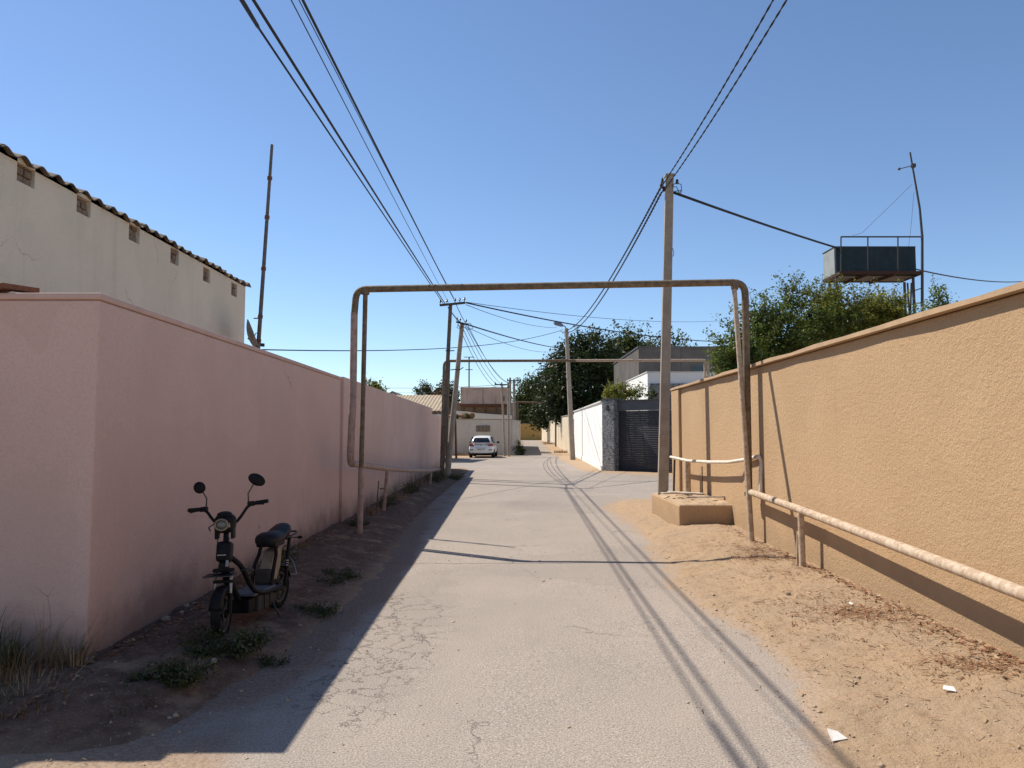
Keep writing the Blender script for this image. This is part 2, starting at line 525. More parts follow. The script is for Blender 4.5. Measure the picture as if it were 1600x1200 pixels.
def ground_z(x, y):
    x = np.asarray(x, float); y = np.asarray(y, float)
    z = base_z(y)
    near = 1 - sstep(30, 36, y)
    front = sstep(3.5, 4.5, y)
    z = z + .12 * sstep(1.55, 2.45, -x) * near * front
    z = z + .07 * sstep(2.0, 3.1, x) * (1 - sstep(16.5, 18.5, y))
    z = z + .07 * np.exp(-(((x - 3.2) / .8) ** 2 + ((y - 11.7) / .7) ** 2))
    sd = road_sd(x, y)
    k = sstep(-.22, .10, sd)
    rough = (.014 * fbm(x * 3, y * 3, 4, 21) + .016 * fbm(x * 8, y * 8, 3, 33) + .010 * fbm(x * 22, y * 22, 2, 41)) * (1 - sstep(14, 40, y))
    return z + lerp(.012, -.03, k) + rough * (1 - .8 * k)


def gz(x, y): return float(ground_z(np.array([x]), np.array([y]))[0])


def grow(start, step, end, g):
    out, p, s = [], start, step
    while abs(p) < abs(end):
        s *= g; p = p + (s if end > 0 else -s); out.append(p)
    return out


xs = list(np.arange(-4.4, 4.41, .04))
xs = sorted(grow(-4.4, .04, -900, 1.13) + xs + grow(4.4, .04, 900, 1.13))
ys = list(np.arange(2.6, 12.01, .04))
ys = sorted([2.6 - v for v in grow(0, .05, 60, 1.2)] + ys + [12 + v for v in grow(0, .04, 1800, 1.022)])
xs, ys = np.array(xs), np.array(ys)


def sheet(xs, ys, zf):
    X, Y = np.meshgrid(xs, ys)
    n, m_ = len(xs), len(ys)
    idx = np.arange(n * m_).reshape(m_, n)
    F = np.stack([idx[:-1, :-1], idx[:-1, 1:], idx[1:, 1:], idx[1:, :-1]], -1).reshape(-1, 4)
    Z = zf(X, Y)
    return X, Y, Z, F


m, nt, b, out = new_mat('sandy_dirt')
c = coords(nt)
cc = mix_col(nt, ramp(nt, noise(nt, c, 1.1, 8, .62), .32, .68), (.42, .295, .182), (.385, .28, .185))
cc = mix_col(nt, math_n(nt, 'MULTIPLY', ramp(nt, noise(nt, c, 6, 6, .7), .52, .72), .5), cc, (.25, .165, .10))
cc = mix_col(nt, math_n(nt, 'MULTIPLY', ramp(nt, noise(nt, c, 75, 3, .6), .55, .67), .45), cc, (.22, .15, .095))
cc = mix_col(nt, math_n(nt, 'MULTIPLY', ramp(nt, noise(nt, c, 24, 5, .7), .57, .70), .38), cc, (.25, .17, .11))
cc = mix_col(nt, math_n(nt, 'MULTIPLY', ramp(nt, noise(nt, c, 48, 3, .6), .63, .72), .6), cc, (.62, .50, .37))
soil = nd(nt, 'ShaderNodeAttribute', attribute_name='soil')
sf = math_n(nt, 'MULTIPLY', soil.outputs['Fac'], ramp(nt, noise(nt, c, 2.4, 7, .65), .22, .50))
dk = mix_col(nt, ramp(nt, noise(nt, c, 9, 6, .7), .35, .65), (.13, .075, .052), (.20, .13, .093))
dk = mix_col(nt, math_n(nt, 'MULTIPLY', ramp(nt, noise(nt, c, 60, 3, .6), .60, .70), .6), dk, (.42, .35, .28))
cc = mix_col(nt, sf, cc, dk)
nt.links.new(cc, b.inputs['Base Color']); b.inputs['Roughness'].default_value = .97; b.inputs['Specular IOR Level'].default_value = .08
p = bump(nt, None, noise(nt, c, 16, 7, .72), .9, .035)
bump(nt, b, noise(nt, c, 110, 3, .6), .6, .006, p)
M['dirt'] = m

X, Y, Z, F = sheet(xs, ys, ground_z)
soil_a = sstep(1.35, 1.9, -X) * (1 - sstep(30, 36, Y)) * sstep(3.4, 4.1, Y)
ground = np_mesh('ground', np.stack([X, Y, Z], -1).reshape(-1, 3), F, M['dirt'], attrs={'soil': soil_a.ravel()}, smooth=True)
tag(ground, kind='structure')

# road: worn dusty asphalt
m, nt, b, out = new_mat('worn_asphalt')
c = coords(nt)
sep = nt.nodes.new('ShaderNodeSeparateXYZ'); nt.links.new(c, sep.inputs[0])
px_, py_ = sep.outputs[0], sep.outputs[1]
cc = mix_col(nt, ramp(nt, noise(nt, c, .55, 7, .6), .3, .7), (.345, .29, .24), (.30, .256, .214))
cc = mix_col(nt, math_n(nt, 'MULTIPLY', ramp(nt, noise(nt, coords(nt, (1.6, .35, 1)), 1.3, 6, .6), .5, .75), .45), cc, (.27, .23, .195))
sp = noise(nt, c, 95, 3, .6)
cc = mix_col(nt, math_n(nt, 'MULTIPLY', ramp(nt, sp, .53, .66), .78), cc, (.13, .112, .098))
cc = mix_col(nt, math_n(nt, 'MULTIPLY', ramp(nt, sp, .47, .34), .6), cc, (.56, .50, .43))
# worn darker lanes and old repair patches
pw = nd(nt, 'ShaderNodeTexVoronoi', Scale=.33, Randomness=1.0)
pn = nd(nt, 'ShaderNodeTexNoise', Scale=1.6, Detail=5.0); nt.links.new(c, pn.inputs['Vector'])
pm = nt.nodes.new('ShaderNodeVectorMath'); pm.operation = 'MULTIPLY_ADD'
nt.links.new(pn.outputs['Color'], pm.inputs[0]); pm.inputs[1].default_value = (.9, .9, 0); nt.links.new(c, pm.inputs[2])
nt.links.new(pm.outputs[0], pw.inputs['Vector'])
pc = nt.nodes.new('ShaderNodeSeparateColor'); nt.links.new(pw.outputs['Color'], pc.inputs[0])
cc = mix_col(nt, math_n(nt, 'MULTIPLY', ramp(nt, pc.outputs[0], .52, .72), .16), cc, (.20, .172, .148))
# oil and tar spots
cc = mix_col(nt, math_n(nt, 'MULTIPLY', ramp(nt, noise(nt, c, 9, 4, .6), .70, .76), .7), cc, (.12, .105, .095))
# cracks: web at the left edge and long wandering ones, and the joint of a filled trench across the road
dv = nd(nt, 'ShaderNodeTexNoise', Scale=3.2, Detail=5.0, Roughness=.65); nt.links.new(c, dv.inputs['Vector'])
dvs = nt.nodes.new('ShaderNodeVectorMath'); dvs.operation = 'SCALE'; nt.links.new(dv.outputs['Color'], dvs.inputs[0]); dvs.inputs['Scale'].default_value = .55
dva = nt.nodes.new('ShaderNodeVectorMath'); dva.operation = 'ADD'; nt.links.new(c, dva.inputs[0]); nt.links.new(dvs.outputs[0], dva.inputs[1])


def crack(scale, width, mask):
    v = nd(nt, 'ShaderNodeTexVoronoi', feature='DISTANCE_TO_EDGE', Scale=scale); nt.links.new(dva.outputs[0], v.inputs['Vector'])
    l = math_n(nt, 'SUBTRACT', 1.0, ramp(nt, v.outputs['Distance'], width * .3, width))
    return math_n(nt, 'MULTIPLY', l, mask)


def blob(cx, cy, rx, ry):
    a = math_n(nt, 'DIVIDE', math_n(nt, 'SUBTRACT', px_, cx), rx)
    d = math_n(nt, 'DIVIDE', math_n(nt, 'SUBTRACT', py_, cy), ry)
    s = math_n(nt, 'SQRT', math_n(nt, 'ADD', math_n(nt, 'MULTIPLY', a, a), math_n(nt, 'MULTIPLY', d, d)))
    s = math_n(nt, 'ADD', s, math_n(nt, 'MULTIPLY', math_n(nt, 'SUBTRACT', noise(nt, c, 1.7, 3, .5), .5), .9))
    return math_n(nt, 'SUBTRACT', 1.0, ramp(nt, s, .75, 1.05))


ck = crack(3.4, .030, blob(-1.05, 5.9, .6, 1.9))
ck = math_n(nt, 'MAXIMUM', ck, crack(.62, .006, ramp(nt, noise(nt, c, .45, 2, .5), .53, .60)))
ck = math_n(nt, 'MAXIMUM', ck, math_n(nt, 'MULTIPLY', crack(7, .05, blob(.5, 16.5, .9, 1.2)), .6))
wob = math_n(nt, 'ADD', math_n(nt, 'MULTIPLY', math_n(nt, 'SUBTRACT', noise(nt, c, 1.2, 6, .65), .5), .34), 9.22)
tr = math_n(nt, 'ABSOLUTE', math_n(nt, 'SUBTRACT', py_, wob))
ck = math_n(nt, 'MAXIMUM', ck, math_n(nt, 'SUBTRACT', 1.0, ramp(nt, tr, .008, .022)))
cc = mix_col(nt, math_n(nt, 'MULTIPLY', ck, .6), cc, (.085, .072, .064))
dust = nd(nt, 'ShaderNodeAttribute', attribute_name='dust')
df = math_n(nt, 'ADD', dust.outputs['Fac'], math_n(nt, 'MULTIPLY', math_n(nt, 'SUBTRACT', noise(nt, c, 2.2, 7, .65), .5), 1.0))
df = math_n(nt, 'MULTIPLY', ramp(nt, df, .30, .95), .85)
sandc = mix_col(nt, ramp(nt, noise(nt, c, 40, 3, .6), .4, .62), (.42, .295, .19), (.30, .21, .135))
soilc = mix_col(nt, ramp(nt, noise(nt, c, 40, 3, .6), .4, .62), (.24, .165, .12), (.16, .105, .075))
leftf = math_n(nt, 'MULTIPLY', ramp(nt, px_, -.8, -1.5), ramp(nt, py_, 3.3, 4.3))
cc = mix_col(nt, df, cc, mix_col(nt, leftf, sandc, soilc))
nt.links.new(cc, b.inputs['Base Color']); b.inputs['Roughness'].default_value = .93; b.inputs['Specular IOR Level'].default_value = .12
p = bump(nt, None, noise(nt, c, 130, 3, .6), .55, .006)
p = bump(nt, None, noise(nt, c, 3, 5, .6), .35, .03, p)
bump(nt, b, math_n(nt, 'SUBTRACT', 1.0, ck), .5, .01, p)
M['asphalt'] = m

rx_ = xs[(xs > -8.5) & (xs < 15.5)]
ry_ = ys[(ys > -25) & (ys < 112)]
X, Y, Z, F = sheet(rx_, ry_, lambda x, y: base_z(y) + .008 * fbm(x * .8, y * .5, 3, 77) * (1 - sstep(20, 40, y)))
SD = road_sd(X, Y).ravel()
keep = (SD[F] > -.45).any(1)
F = F[keep]
used = np.unique(F); remap = -np.ones(X.size, int); remap[used] = np.arange(len(used))
V = np.stack([X, Y, Z], -1).reshape(-1, 3)[used]
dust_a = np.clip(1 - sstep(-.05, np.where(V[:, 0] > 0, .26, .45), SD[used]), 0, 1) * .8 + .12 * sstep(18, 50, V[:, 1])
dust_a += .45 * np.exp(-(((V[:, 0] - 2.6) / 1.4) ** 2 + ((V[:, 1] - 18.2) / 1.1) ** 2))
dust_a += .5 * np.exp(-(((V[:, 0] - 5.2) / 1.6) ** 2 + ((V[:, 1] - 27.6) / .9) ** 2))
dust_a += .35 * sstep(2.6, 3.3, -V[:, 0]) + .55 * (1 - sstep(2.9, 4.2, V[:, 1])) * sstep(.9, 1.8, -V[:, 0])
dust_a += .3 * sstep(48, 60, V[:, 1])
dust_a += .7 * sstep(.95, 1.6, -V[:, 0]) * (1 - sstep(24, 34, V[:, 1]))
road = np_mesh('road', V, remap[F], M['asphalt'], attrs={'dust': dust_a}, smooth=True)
tag(road, kind='structure')

# ------------------------------------------------------------------ left: pink boundary wall
t = empty('pink_boundary_wall', (0, 0, 0))
tag(t, 'long pink plastered boundary wall in shade along the left side of the lane', 'wall')
W = .28
ya, yb, yc_, yd = 4.93, 12.4, 28.0, 33.0
MB().hexa([(-12, ya), (XL(ya), ya), (XL(yb), yb), (XL(yb) - W, yb), (XL(ya) - W, ya + W), (-12, ya + W)], -.4, 2.50).build('wall_panel', M['pink'], t, bevel=.012)
P_ = .05
MB().hexa([(XL(yb) + P_, yb), (XL(yc_) + P_, yc_), (XL(yc_) - W, yc_), (XL(yb) - W, yb)], -.4, 2.555).build('wall_panel', M['pink'], t, bevel=.012)
MB().hexa([(XL(yc_) + P_ - .002, yc_), (XL(yd) + P_, yd), (XL(yd) - W, yd), (XL(yc_) - W, yc_)], -.4, 2.33).build('wall_panel', M['pink'], t, bevel=.012)
o_ = .014
MB().hexa([(-12, ya - o_), (XL(ya) + o_, ya - o_), (XL(yb) + o_, yb - .05), (XL(yb) - W - o_, yb - .05), (XL(ya) - W - o_, ya + W + o_), (-12, ya + W + o_)],
          2.502, [2.548, 2.548, 2.548, 2.565, 2.565, 2.565]).build('coping', M['pinkcap'], t, bevel=.012)

# rusty corrugated offcut lying on the wall top
mb = MB()
pr = []
for k in range(41):
    x = -5.3 + 1.9 * k / 40
    pr.append((x, .012 * math.sin(k * 1.25)))
vs = []
for (x, dz) in pr:
    for (yy, zz) in ((4.86, 2.572), (5.24, 2.61)):
        vs += [(x, yy, zz + dz), (x, yy, zz + dz + .035)]
fs = []
for k in range(40):
    a, b2 = 4 * k, 4 * (k + 1)
    fs += [(a, b2, b2 + 1, a + 1), (a + 2, a + 3, b2 + 3, b2 + 2), (a + 1, b2 + 1, b2 + 3, a + 3), (a, a + 2, b2 + 2, b2)]
fs += [(0, 1, 3, 2), (160, 162, 163, 161)]
tag(mb.add(vs, fs).build('metal_sheet', M['rust'], None, smooth='auto'), 'rusty corrugated sheet lying on top of the pink wall at the left edge', 'metal sheet')

# ------------------------------------------------------------------ left: house with corrugated roof behind the wall
HX, HY0, HY1, HZ = -5.4, 5.75, 14.75, 4.56
t = empty('plastered_house', (0, 0, 0))
tag(t, 'tall cream plastered house with corrugated eaves behind the pink wall', 'house')
vents = []
for (px, py, w, h) in ((41, 270, .30, .27), (131, 320, .30, .26), (210, 364, .30, .26), (273, 401, .29, .25), (323, 430, .30, .25), (366, 453, .30, .25)):
    d = ray(px, py); k = HX / d.x
    vents.append((d.y * k, CAM_H + d.z * k, w, h))
zb0 = min(v[1] - v[3] / 2 for v in vents); zb1 = max(v[1] + v[3] / 2 for v in vents)
T_ = .14
mb = MB()
mb.box((HX - T_, HY0, -.2), (HX, HY1, zb0))
mb.box((HX - T_, HY0, zb1), (HX, HY1, HZ))
prev = HY0
for (y, z, w, h) in vents:
    mb.box((HX - T_, prev, zb0), (HX, y - w / 2, zb1))
    mb.box((HX - T_, y - w / 2, zb0), (HX, y + w / 2, z - h / 2)) if z - h / 2 > zb0 + .001 else None
    mb.box((HX - T_, y - w / 2, z + h / 2), (HX, y + w / 2, zb1)) if z + h / 2 < zb1 - .001 else None
    prev = y + w / 2
mb.box((HX - T_, prev, zb0), (HX, HY1, zb1))
mb.build('wall', M['cream'], t)
core = [(HX - T_ - .001, -.2), (HX - T_ - .001, HZ - .02), (-9.4, HZ + 1.0), (-13.4, HZ), (-13.4, -.2)]
vs = [(x, HY0 + .01, z) for x, z in core] + [(x, HY1 - .01, z) for x, z in core]
n_ = len(core)
MB().add(vs, [tuple(range(n_)), tuple(reversed(range(n_, 2 * n_)))] + [(i, n_ + i, n_ + (i + 1) % n_, (i + 1) % n_) for i in range(n_)]).build('rear_wall', M['cream'], t)
for i, (y, z, w, h) in enumerate(vents):
    f = MB().box((HX - .075, y - w / 2 + .002, z - h / 2 + .002), (HX - .06, y + w / 2 - .002, z + h / 2 - .002)).build('vent_opening', M['brickplug'], t)
    for j in range(3):
        for q in range(2):
            if (i + j + q) % 5 == 4: continue
            hh = h / 3
            off = (.0 if j % 2 else .04)
            a = y - w / 2 + .012 + q * w / 2 + off * (q == 0) * .5
            MB().box((HX - .058, a, z - h / 2 + j * hh + .008), (HX - .035 + .012 * ((i + j) % 2), a + w / 2 - .03, z - h / 2 + (j + 1) * hh - .006)).build('brick', M['brickplug'], f, bevel=.006)
# roof sheets: one wavy sheet per metre, overlapping
PITCHW, AMP = .30, .032
roof = MB().bar((HX - .25, HY0, HZ + .045), (HX - .25, HY1, HZ + .045), .08, .06).build('roof', M['wood_grey'], t)
y0 = HY0 - .25
k = 0
while y0 < HY1 + .05:
    y1 = min(y0 + 1.09, HY1 + .14)
    nn = int((y1 - y0) / (PITCHW / 8)) + 1
    lift = .014 * (k % 2)
    e0 = HX + .07 + .02 * random.uniform(-1, 1)
    vs, fs = [], []
    for q in range(nn + 1):
        y = lerp(y0, y1, q / nn)
        w = AMP * math.sin(2 * math.pi * y / PITCHW) + lift + .006 * math.sin(y * 9.1)
        for (x, z) in ((e0, HZ + .022), (-9.4, HZ + 1.15)):
            vs += [(x, y, z + w), (x, y, z + w + .014)]
    for q in range(nn):
        a, b2 = 4 * q, 4 * (q + 1)
        fs += [(a + 1, b2 + 1, b2 + 3, a + 3), (a, a + 2, b2 + 2, b2), (a, b2, b2 + 1, a + 1), (a + 2, a + 3, b2 + 3, b2 + 2)]
    fs += [(0, 1, 3, 2), (4 * nn, 4 * nn + 2, 4 * nn + 3, 4 * nn + 1)]
    MB().add(vs, fs).build('roof_sheet', M['asbestos'], roof, smooth='auto')
    y0 += 1.0; k += 1
MB().hexa([(-13.7, HY0 - .2), (-9.4, HY0 - .2), (-9.4, HY1 + .1), (-13.7, HY1 + .1)], [HZ, HZ + 1.14, HZ + 1.14, HZ], [HZ + .02, HZ + 1.16, HZ + 1.16, HZ + .02]).build('rear_roof', M['asbestos'], roof)

# ------------------------------------------------------------------ right: tan boundary wall
t = empty('tan_boundary_wall', (0, 0, 0))
tag(t, 'sunlit tan wall of rough stucco along the right side of the lane', 'wall')
W = .26
y0, y1, yp = -6.0, 16.5, 15.75
MB().hexa([(XR(y0), y0), (XR(y0) + W, y0), (XR(yp) + W, yp), (XR(yp), yp)], -.4, 2.55).build('wall_panel', M['tan'], t, bevel=.015)
MB().hexa([(XR(yp) - .06, yp), (XR(yp) + W + .03, yp), (XR(y1) + W + .03, y1), (XR(y1) - .06, y1)], -.4, 2.552).build('end_pier', M['tan'], t, bevel=.02)
MB().hexa([(XR(y1) + W + .03, y1 - W), (16, y1 - W - .6), (16, y1 - .6), (XR(y1) + W + .03, y1)], -.4, 2.548).build('return_panel', M['tan'], t)
nseg = 30
vs, fs = [], []
for i in range(nseg + 1):
    y = lerp(y0, y1 + .07, i / nseg)
    j1, j2 = .008 * math.sin(i * 2.3), .008 * math.sin(i * 3.7)
    xo, xi_ = XR(y) - .075 + j1, XR(y) + W + .06
    for (x, z) in ((xo, 2.556), (xo, 2.60 + j2), ((xo + xi_) / 2, 2.635 + j2), (xi_, 2.60), (xi_, 2.556)):
        vs.append((x, y, z))
for i in range(nseg):
    for j in range(5):
        a = 5 * i + j; b2 = 5 * i + (j + 1) % 5
        fs.append((a, b2, b2 + 5, a + 5))
fs += [(4, 3, 2, 1, 0), tuple(5 * nseg + j for j in range(5))]
MB().add(vs, fs).build('coping', M['tancap'], t)

# ------------------------------------------------------------------ concrete block round the pole foot
t = empty('plastered_block', (2.7, 12.0, 0))
tag(t, 'low tan plastered block with a crumbling top at the foot of the concrete pole', 'block')
MB().box((0, 0, -.3), (.93, 2.35, .44)).build('plinth', M['tan'], t, bevel=.025, seg=3)
gx, gy = np.meshgrid(np.linspace(.015, .915, 26), np.linspace(.015, 2.335, 60))
edge = np.minimum(np.minimum(gx - .015, .915 - gx), np.minimum(gy - .015, 2.335 - gy))
gzv = .442 + .035 * sstep(0, .10, edge) * (1 + fbm(gx * 6, gy * 6, 4, 5)) + .012 * fbm(gx * 25, gy * 25, 3, 8) * sstep(0, .05, edge)
idx = np.arange(gx.size).reshape(gx.shape)
Fq = np.stack([idx[:-1, :-1], idx[:-1, 1:], idx[1:, 1:], idx[1:, :-1]], -1).reshape(-1, 4)
np_mesh('crumbling_top', np.stack([gx, gy, gzv], -1).reshape(-1, 3), Fq, M['rubble'], t, smooth=True)
# pale boards lying on the block
BL = [('thin pale board lying across the block top behind the others', (2.95, 13.35, .515), .62, .10, 25, 2),
      ('pale board with a split end lying uppermost on the block', (3.05, 13.0, .545), .66, .13, 14, 5),
      ('short pale board tilted at the near side of the block top', (3.30, 12.55, .515), .58, .12, -22, -3)]
for lab, p, ln, wd, rz, tilt in BL:
    mb = MB()
    nn = 9
    top = []
    for i in range(nn):
        u = -ln / 2 + ln * i / (nn - 1)
        w = wd / 2 * (1 - .35 * max(0, i - 6) / 2)
        top.append((u, w + .006 * math.sin(i * 2.1)))
    poly = [(u, -w) for u, w in top] + [(u, w) for u, w in reversed(top)]
    o = mb.hexa(poly, 0, .024).build('board', M['board'], None, bevel=.004)
    o.location = p; o.rotation_euler = (R(tilt), R(tilt * .7), R(rz))
    tag(o, lab, 'board', 'boards left on the plastered block')

# ------------------------------------------------------------------ right: compound with white wall, slate pillar, roller gate
u2 = Vector((math.cos(R(42)), -math.sin(R(42)))); n2 = Vector((-math.sin(R(42)), -math.cos(R(42))))
G0 = Vector((4.55, 31.4))
A_ = G0 + n2 * .36; B_ = A_ - u2 * .62
t = empty('slate_pillar', (0, 0, 0))
tag(t, 'gate pillar clad in mottled dark slate beside the roller gate', 'pillar')
C_ = B_ - n2 * .7; D_ = A_ - n2 * .7
MB().hexa([tuple(B_), tuple(A_), tuple(D_), tuple(C_)], -.2, 3.02).build('cladding', M['slate'], t, bevel=.03)
MB().hexa([tuple(B_ + n2 * .02 - u2 * .02), tuple(A_ + n2 * .02 + u2 * .02), tuple(D_ + u2 * .02), tuple(C_ - u2 * .02)], 3.022, 3.07).build('cap', M['fascia'], t)
lp = (A_ + B_) / 2 + n2 * .05
MB().box((lp.x - .05, lp.y - .05, 2.55), (lp.x + .05, lp.y + .05, 2.80)).build('wall_lamp', M['fascia'], t, bevel=.02)

t = empty('roller_gate', (0, 0, 0))
tag(t, 'wide charcoal roller shutter gate behind the concrete pole', 'gate')
GL = 3.9
slat_me = None
ns = 27
sh = 2.52 / ns
for i in range(ns):
    z0 = .02 + i * sh
    if slat_me is None:
        p = [(0, 0), (.022, .2), (.034, .5), (.022, .8), (0, .98)]
        vs = []
        for e in (0, GL):
            for (dd, zz) in p:
                q = G0 + u2 * e + n2 * dd
                vs.append((q.x, q.y, zz * sh))
            q = G0 + u2 * e - n2 * .02
            vs += [(q.x, q.y, .98 * sh), (q.x, q.y, 0)]
        n_ = 7
        fs = [tuple(reversed(range(n_))), tuple(range(n_, 2 * n_))] + [(a, (a + 1) % n_, n_ + (a + 1) % n_, n_ + a) for a in range(n_)]
        o = MB().add(vs, fs).build('slat', M['shutter'], t); slat_me = o
    else:
        o = slat_me.copy(); COL.objects.link(o); o.parent = t
    o.location = (0, 0, z0)
q = [G0 + n2 * .10 - u2 * .0, G0 + u2 * GL + n2 * .10, G0 + u2 * GL - n2 * .3, G0 - n2 * .3]
MB().hexa([tuple(v) for v in q], 2.56, 2.96).build('fascia', M['fascia'], t)
q = [G0 + n2 * .14 - u2 * .0, G0 + u2 * GL + n2 * .14, G0 + u2 * GL - n2 * .3, G0 - n2 * .3]
MB().hexa([tuple(v) for v in q], 2.962, 3.0).build('flashing', M['steel'], t)
q = [G0 + u2 * GL + n2 * .1, G0 + u2 * (GL + .5) + n2 * .1, G0 + u2 * (GL + .5) - n2 * .3, G0 + u2 * GL - n2 * .3]
MB().hexa([tuple(v) for v in q], -.1, 3.0).build('jamb', M['slate'], t)

t = empty('white_boundary_wall', (0, 0, 0))
tag(t, 'bright white boundary wall running back from the slate pillar', 'wall')
wa, wb = Vector((B_.x + .02, B_.y + .12)), Vector((4.42, 52.5))
wd_ = (wb - wa).normalized(); wn_ = Vector((wd_.y, -wd_.x))
segs = [(0, .36), (.364, .68), (.684, 1)]
for (s0, s1) in segs:
    a, b2 = wa + (wb - wa) * s0, wa + (wb - wa) * s1
    MB().hexa([tuple(a), tuple(a + wn_ * .3), tuple(b2 + wn_ * .3), tuple(b2)], -.2, [2.93 + .18 * s0, 2.93 + .18 * s0, 2.93 + .18 * s1, 2.93 + .18 * s1]).build('wall_panel', M['white'], t)
a, b2 = wa - wd_ * .05, wb
MB().hexa([tuple(a - wn_ * .06), tuple(a + wn_ * .36), tuple(b2 + wn_ * .36), tuple(b2 - wn_ * .06)], [2.935, 2.935, 3.115, 3.115], [3.0, 3.0, 3.18, 3.18]).build('coping', M['offwhite'], t)
MB().hexa([tuple(a - wn_ * .05), tuple(a + wn_ * .02), tuple(b2 + wn_ * .02), tuple(b2 - wn_ * .05)], -.2, .22).build('skirting', M['white'], t)

t = empty('entrance_gate', (0, 0, 0))
tag(t, 'narrow grey metal gate between the white wall and the beige wall', 'gate')
MB().hexa([(4.5, 52.55), (4.56, 52.55), (4.56, 54.2), (4.5, 54.2)], 0, 2.6).build('leaf', M['iron_grey'], t)
MB().hexa([(4.44, 52.55), (4.75, 52.55), (4.75, 54.3), (4.44, 54.3)], 2.62, 2.95).build('lintel', M['beige'], t)
MB().tube([(4.46, 52.8, 1.0), (4.46, 52.8, 1.25)], .02, 6).build('handle', M['steel'], t)


def far_wall(name, label, pts, ztop, mat, piers, cat='wall', thick=.3, group=None):
    t = empty(name, (pts[0][0], pts[0][1], 0)); tag(t, label, cat, group)
    org = Vector((pts[0][0], pts[0][1]))
    for i in range(len(pts) - 1):
        a, b2 = Vector(pts[i]) - org, Vector(pts[i + 1]) - org
        d = (b2 - a).normalized(); n = Vector((d.y, -d.x))
        za, zb = ztop[i], ztop[i + 1]
        lo_, hi_ = min(0, thick) - .05, max(0, thick) + .05
        MB().hexa([tuple(a), tuple(a + n * thick), tuple(b2 + n * thick), tuple(b2)], -.4, [za, za, zb, zb]).build('wall_panel', mat, t)
        MB().hexa([tuple(a + n * lo_), tuple(a + n * hi_), tuple(b2 + n * hi_), tuple(b2 + n * lo_)], [za + .004, za + .004, zb + .004, zb + .004],
                  [za + .07, za + .07, zb + .07, zb + .07]).build('coping', M['concrete'], t)
        for s in piers:
            p = a + (b2 - a) * s; z = lerp(za, zb, s)
            MB().hexa([tuple(p - n * .08 - d * .2), tuple(p + n * .1 - d * .2), tuple(p + n * .1 + d * .2), tuple(p - n * .08 + d * .2)], -.4, z - .01).build('pier', mat, t)
    return t


far_wall('beige_boundary_wall', 'beige plastered wall beyond the street lamp on the right', [(4.42, 54.5), (4.80, 80)], [2.95, 3.25], M['beige'], [.02, .98])
far_wall('cream_boundary_wall', 'farthest cream wall on the right with a small vent, before the ochre wall', [(4.86, 83), (4.15, 103)], [3.05, 3.05], M['beige'], [.5])
o = far_wall('ochre_boundary_wall', 'ochre yellow wall closing the far end of the lane', [(7, 107), (-4, 108)], [2.95, 2.95], M['yellow'], [.32, .46, .53])

# grey concrete house with white terrace
t = empty('modern_house', (0, 0, 0))
tag(t, 'flat roofed grey concrete house with a white terrace behind the roller gate', 'house')
gxl = 7.78
MB().box((gxl, 45, -.2), (20, 56, 6.85)).build('wall', M['greyconc'], t)
MB().box((gxl - .06, 44.94, 6.852), (20.06, 56.06, 6.93)).build('parapet', M['fascia'], t)
for x in (gxl + 2.6, gxl + 5.0):
    MB().box((x, 44.97, 3.2), (x + .03, 45.02, 6.8)).build('panel_joint', M['fascia'], t)
for (y, z0, z1, w) in ((46.3, 3.95, 4.9, .45), (47.7, 3.95, 4.75, .5), (50.6, 2.9, 4.2, .6), (52.3, 2.9, 4.1, .6)):
    f = MB().box((gxl - .03, y - .06, z0 - .06), (gxl + .03, y + w + .06, z1 + .06)).build('window', M['wood_grey'], t)
    MB().box((gxl - .045, y, z0), (gxl - .032, y + w, z1)).build('pane', M['glass'], f)
f = MB().box((11.0, 44.96, 4.95), (12.3, 45.02, 5.75)).build('window', M['fascia'], t)
for i in range(2):
    MB().box((11.06 + .61 * i, 44.945, 5.01), (11.06 + .61 * i + .56, 44.957, 5.69)).build('pane', M['glass'], f)
MB().box((7.0, 37.9, -.2), (18, 44.99, 4.18)).build('terrace_base', M['white'], t)
MB().hexa([(7.0, 37.9), (18, 37.9), (18, 38.15), (7.0, 38.15)], 4.182, 4.74).build('terrace_parapet', M['white'], t)
MB().hexa([(7.0, 38.152), (7.22, 38.152), (7.22, 44.9), (7.0, 44.9)], 4.182, 4.74).build('terrace_parapet', M['white'], t)
MB().hexa([(6.96, 37.86), (7.26, 37.86), (7.26, 44.9), (6.96, 44.9)], 4.742, 4.79).build('parapet_cap', M['offwhite'], t)
MB().hexa([(7.262, 37.86), (18, 37.86), (18, 38.19), (7.262, 38.19)], 4.742, 4.79).build('parapet_cap', M['offwhite'], t)
MB().box((7.12, 37.80, 3.40), (18, 37.895, 4.16)).build('slate_band', M['slate'], t)
MB().box((7.12, 37.84, 3.0), (18, 37.894, 3.38)).build('lower_band', M['concrete'], t)
MB().hexa([(10.3, 36.0), (14.5, 34.2), (14.6, 34.45), (10.4, 36.25)], 3.9, [4.75, 5.0, 5.0, 4.75]).build('side_parapet', M['white'], t)

# ------------------------------------------------------------------ left far yard
t = far_wall('offwhite_yard_wall', 'off-white yard wall directly behind the parked white car', [(.2, 54.2), (-7.0, 53.6)], [2.58, 2.62], M['yardwhite'], [.0])
vw = MB().box((-2.82, -.28, 1.72), (-1.82, -.12, 2.16)).build('vent_window', M['wood_grey'], t)
for i in range(4):
    MB().box((-2.80 + .25 * i, -.30, 1.76), (-2.80 + .25 * i + .20, -.282, 2.12)).build('pane', M['brickplug'], vw)
far_wall('side_yard_wall', 'pale side wall running back from the corner behind the leaning grey posts', [(.45, 55), (.9, 78)], [2.5, 2.9], M['offwhite'], [], thick=-.3)

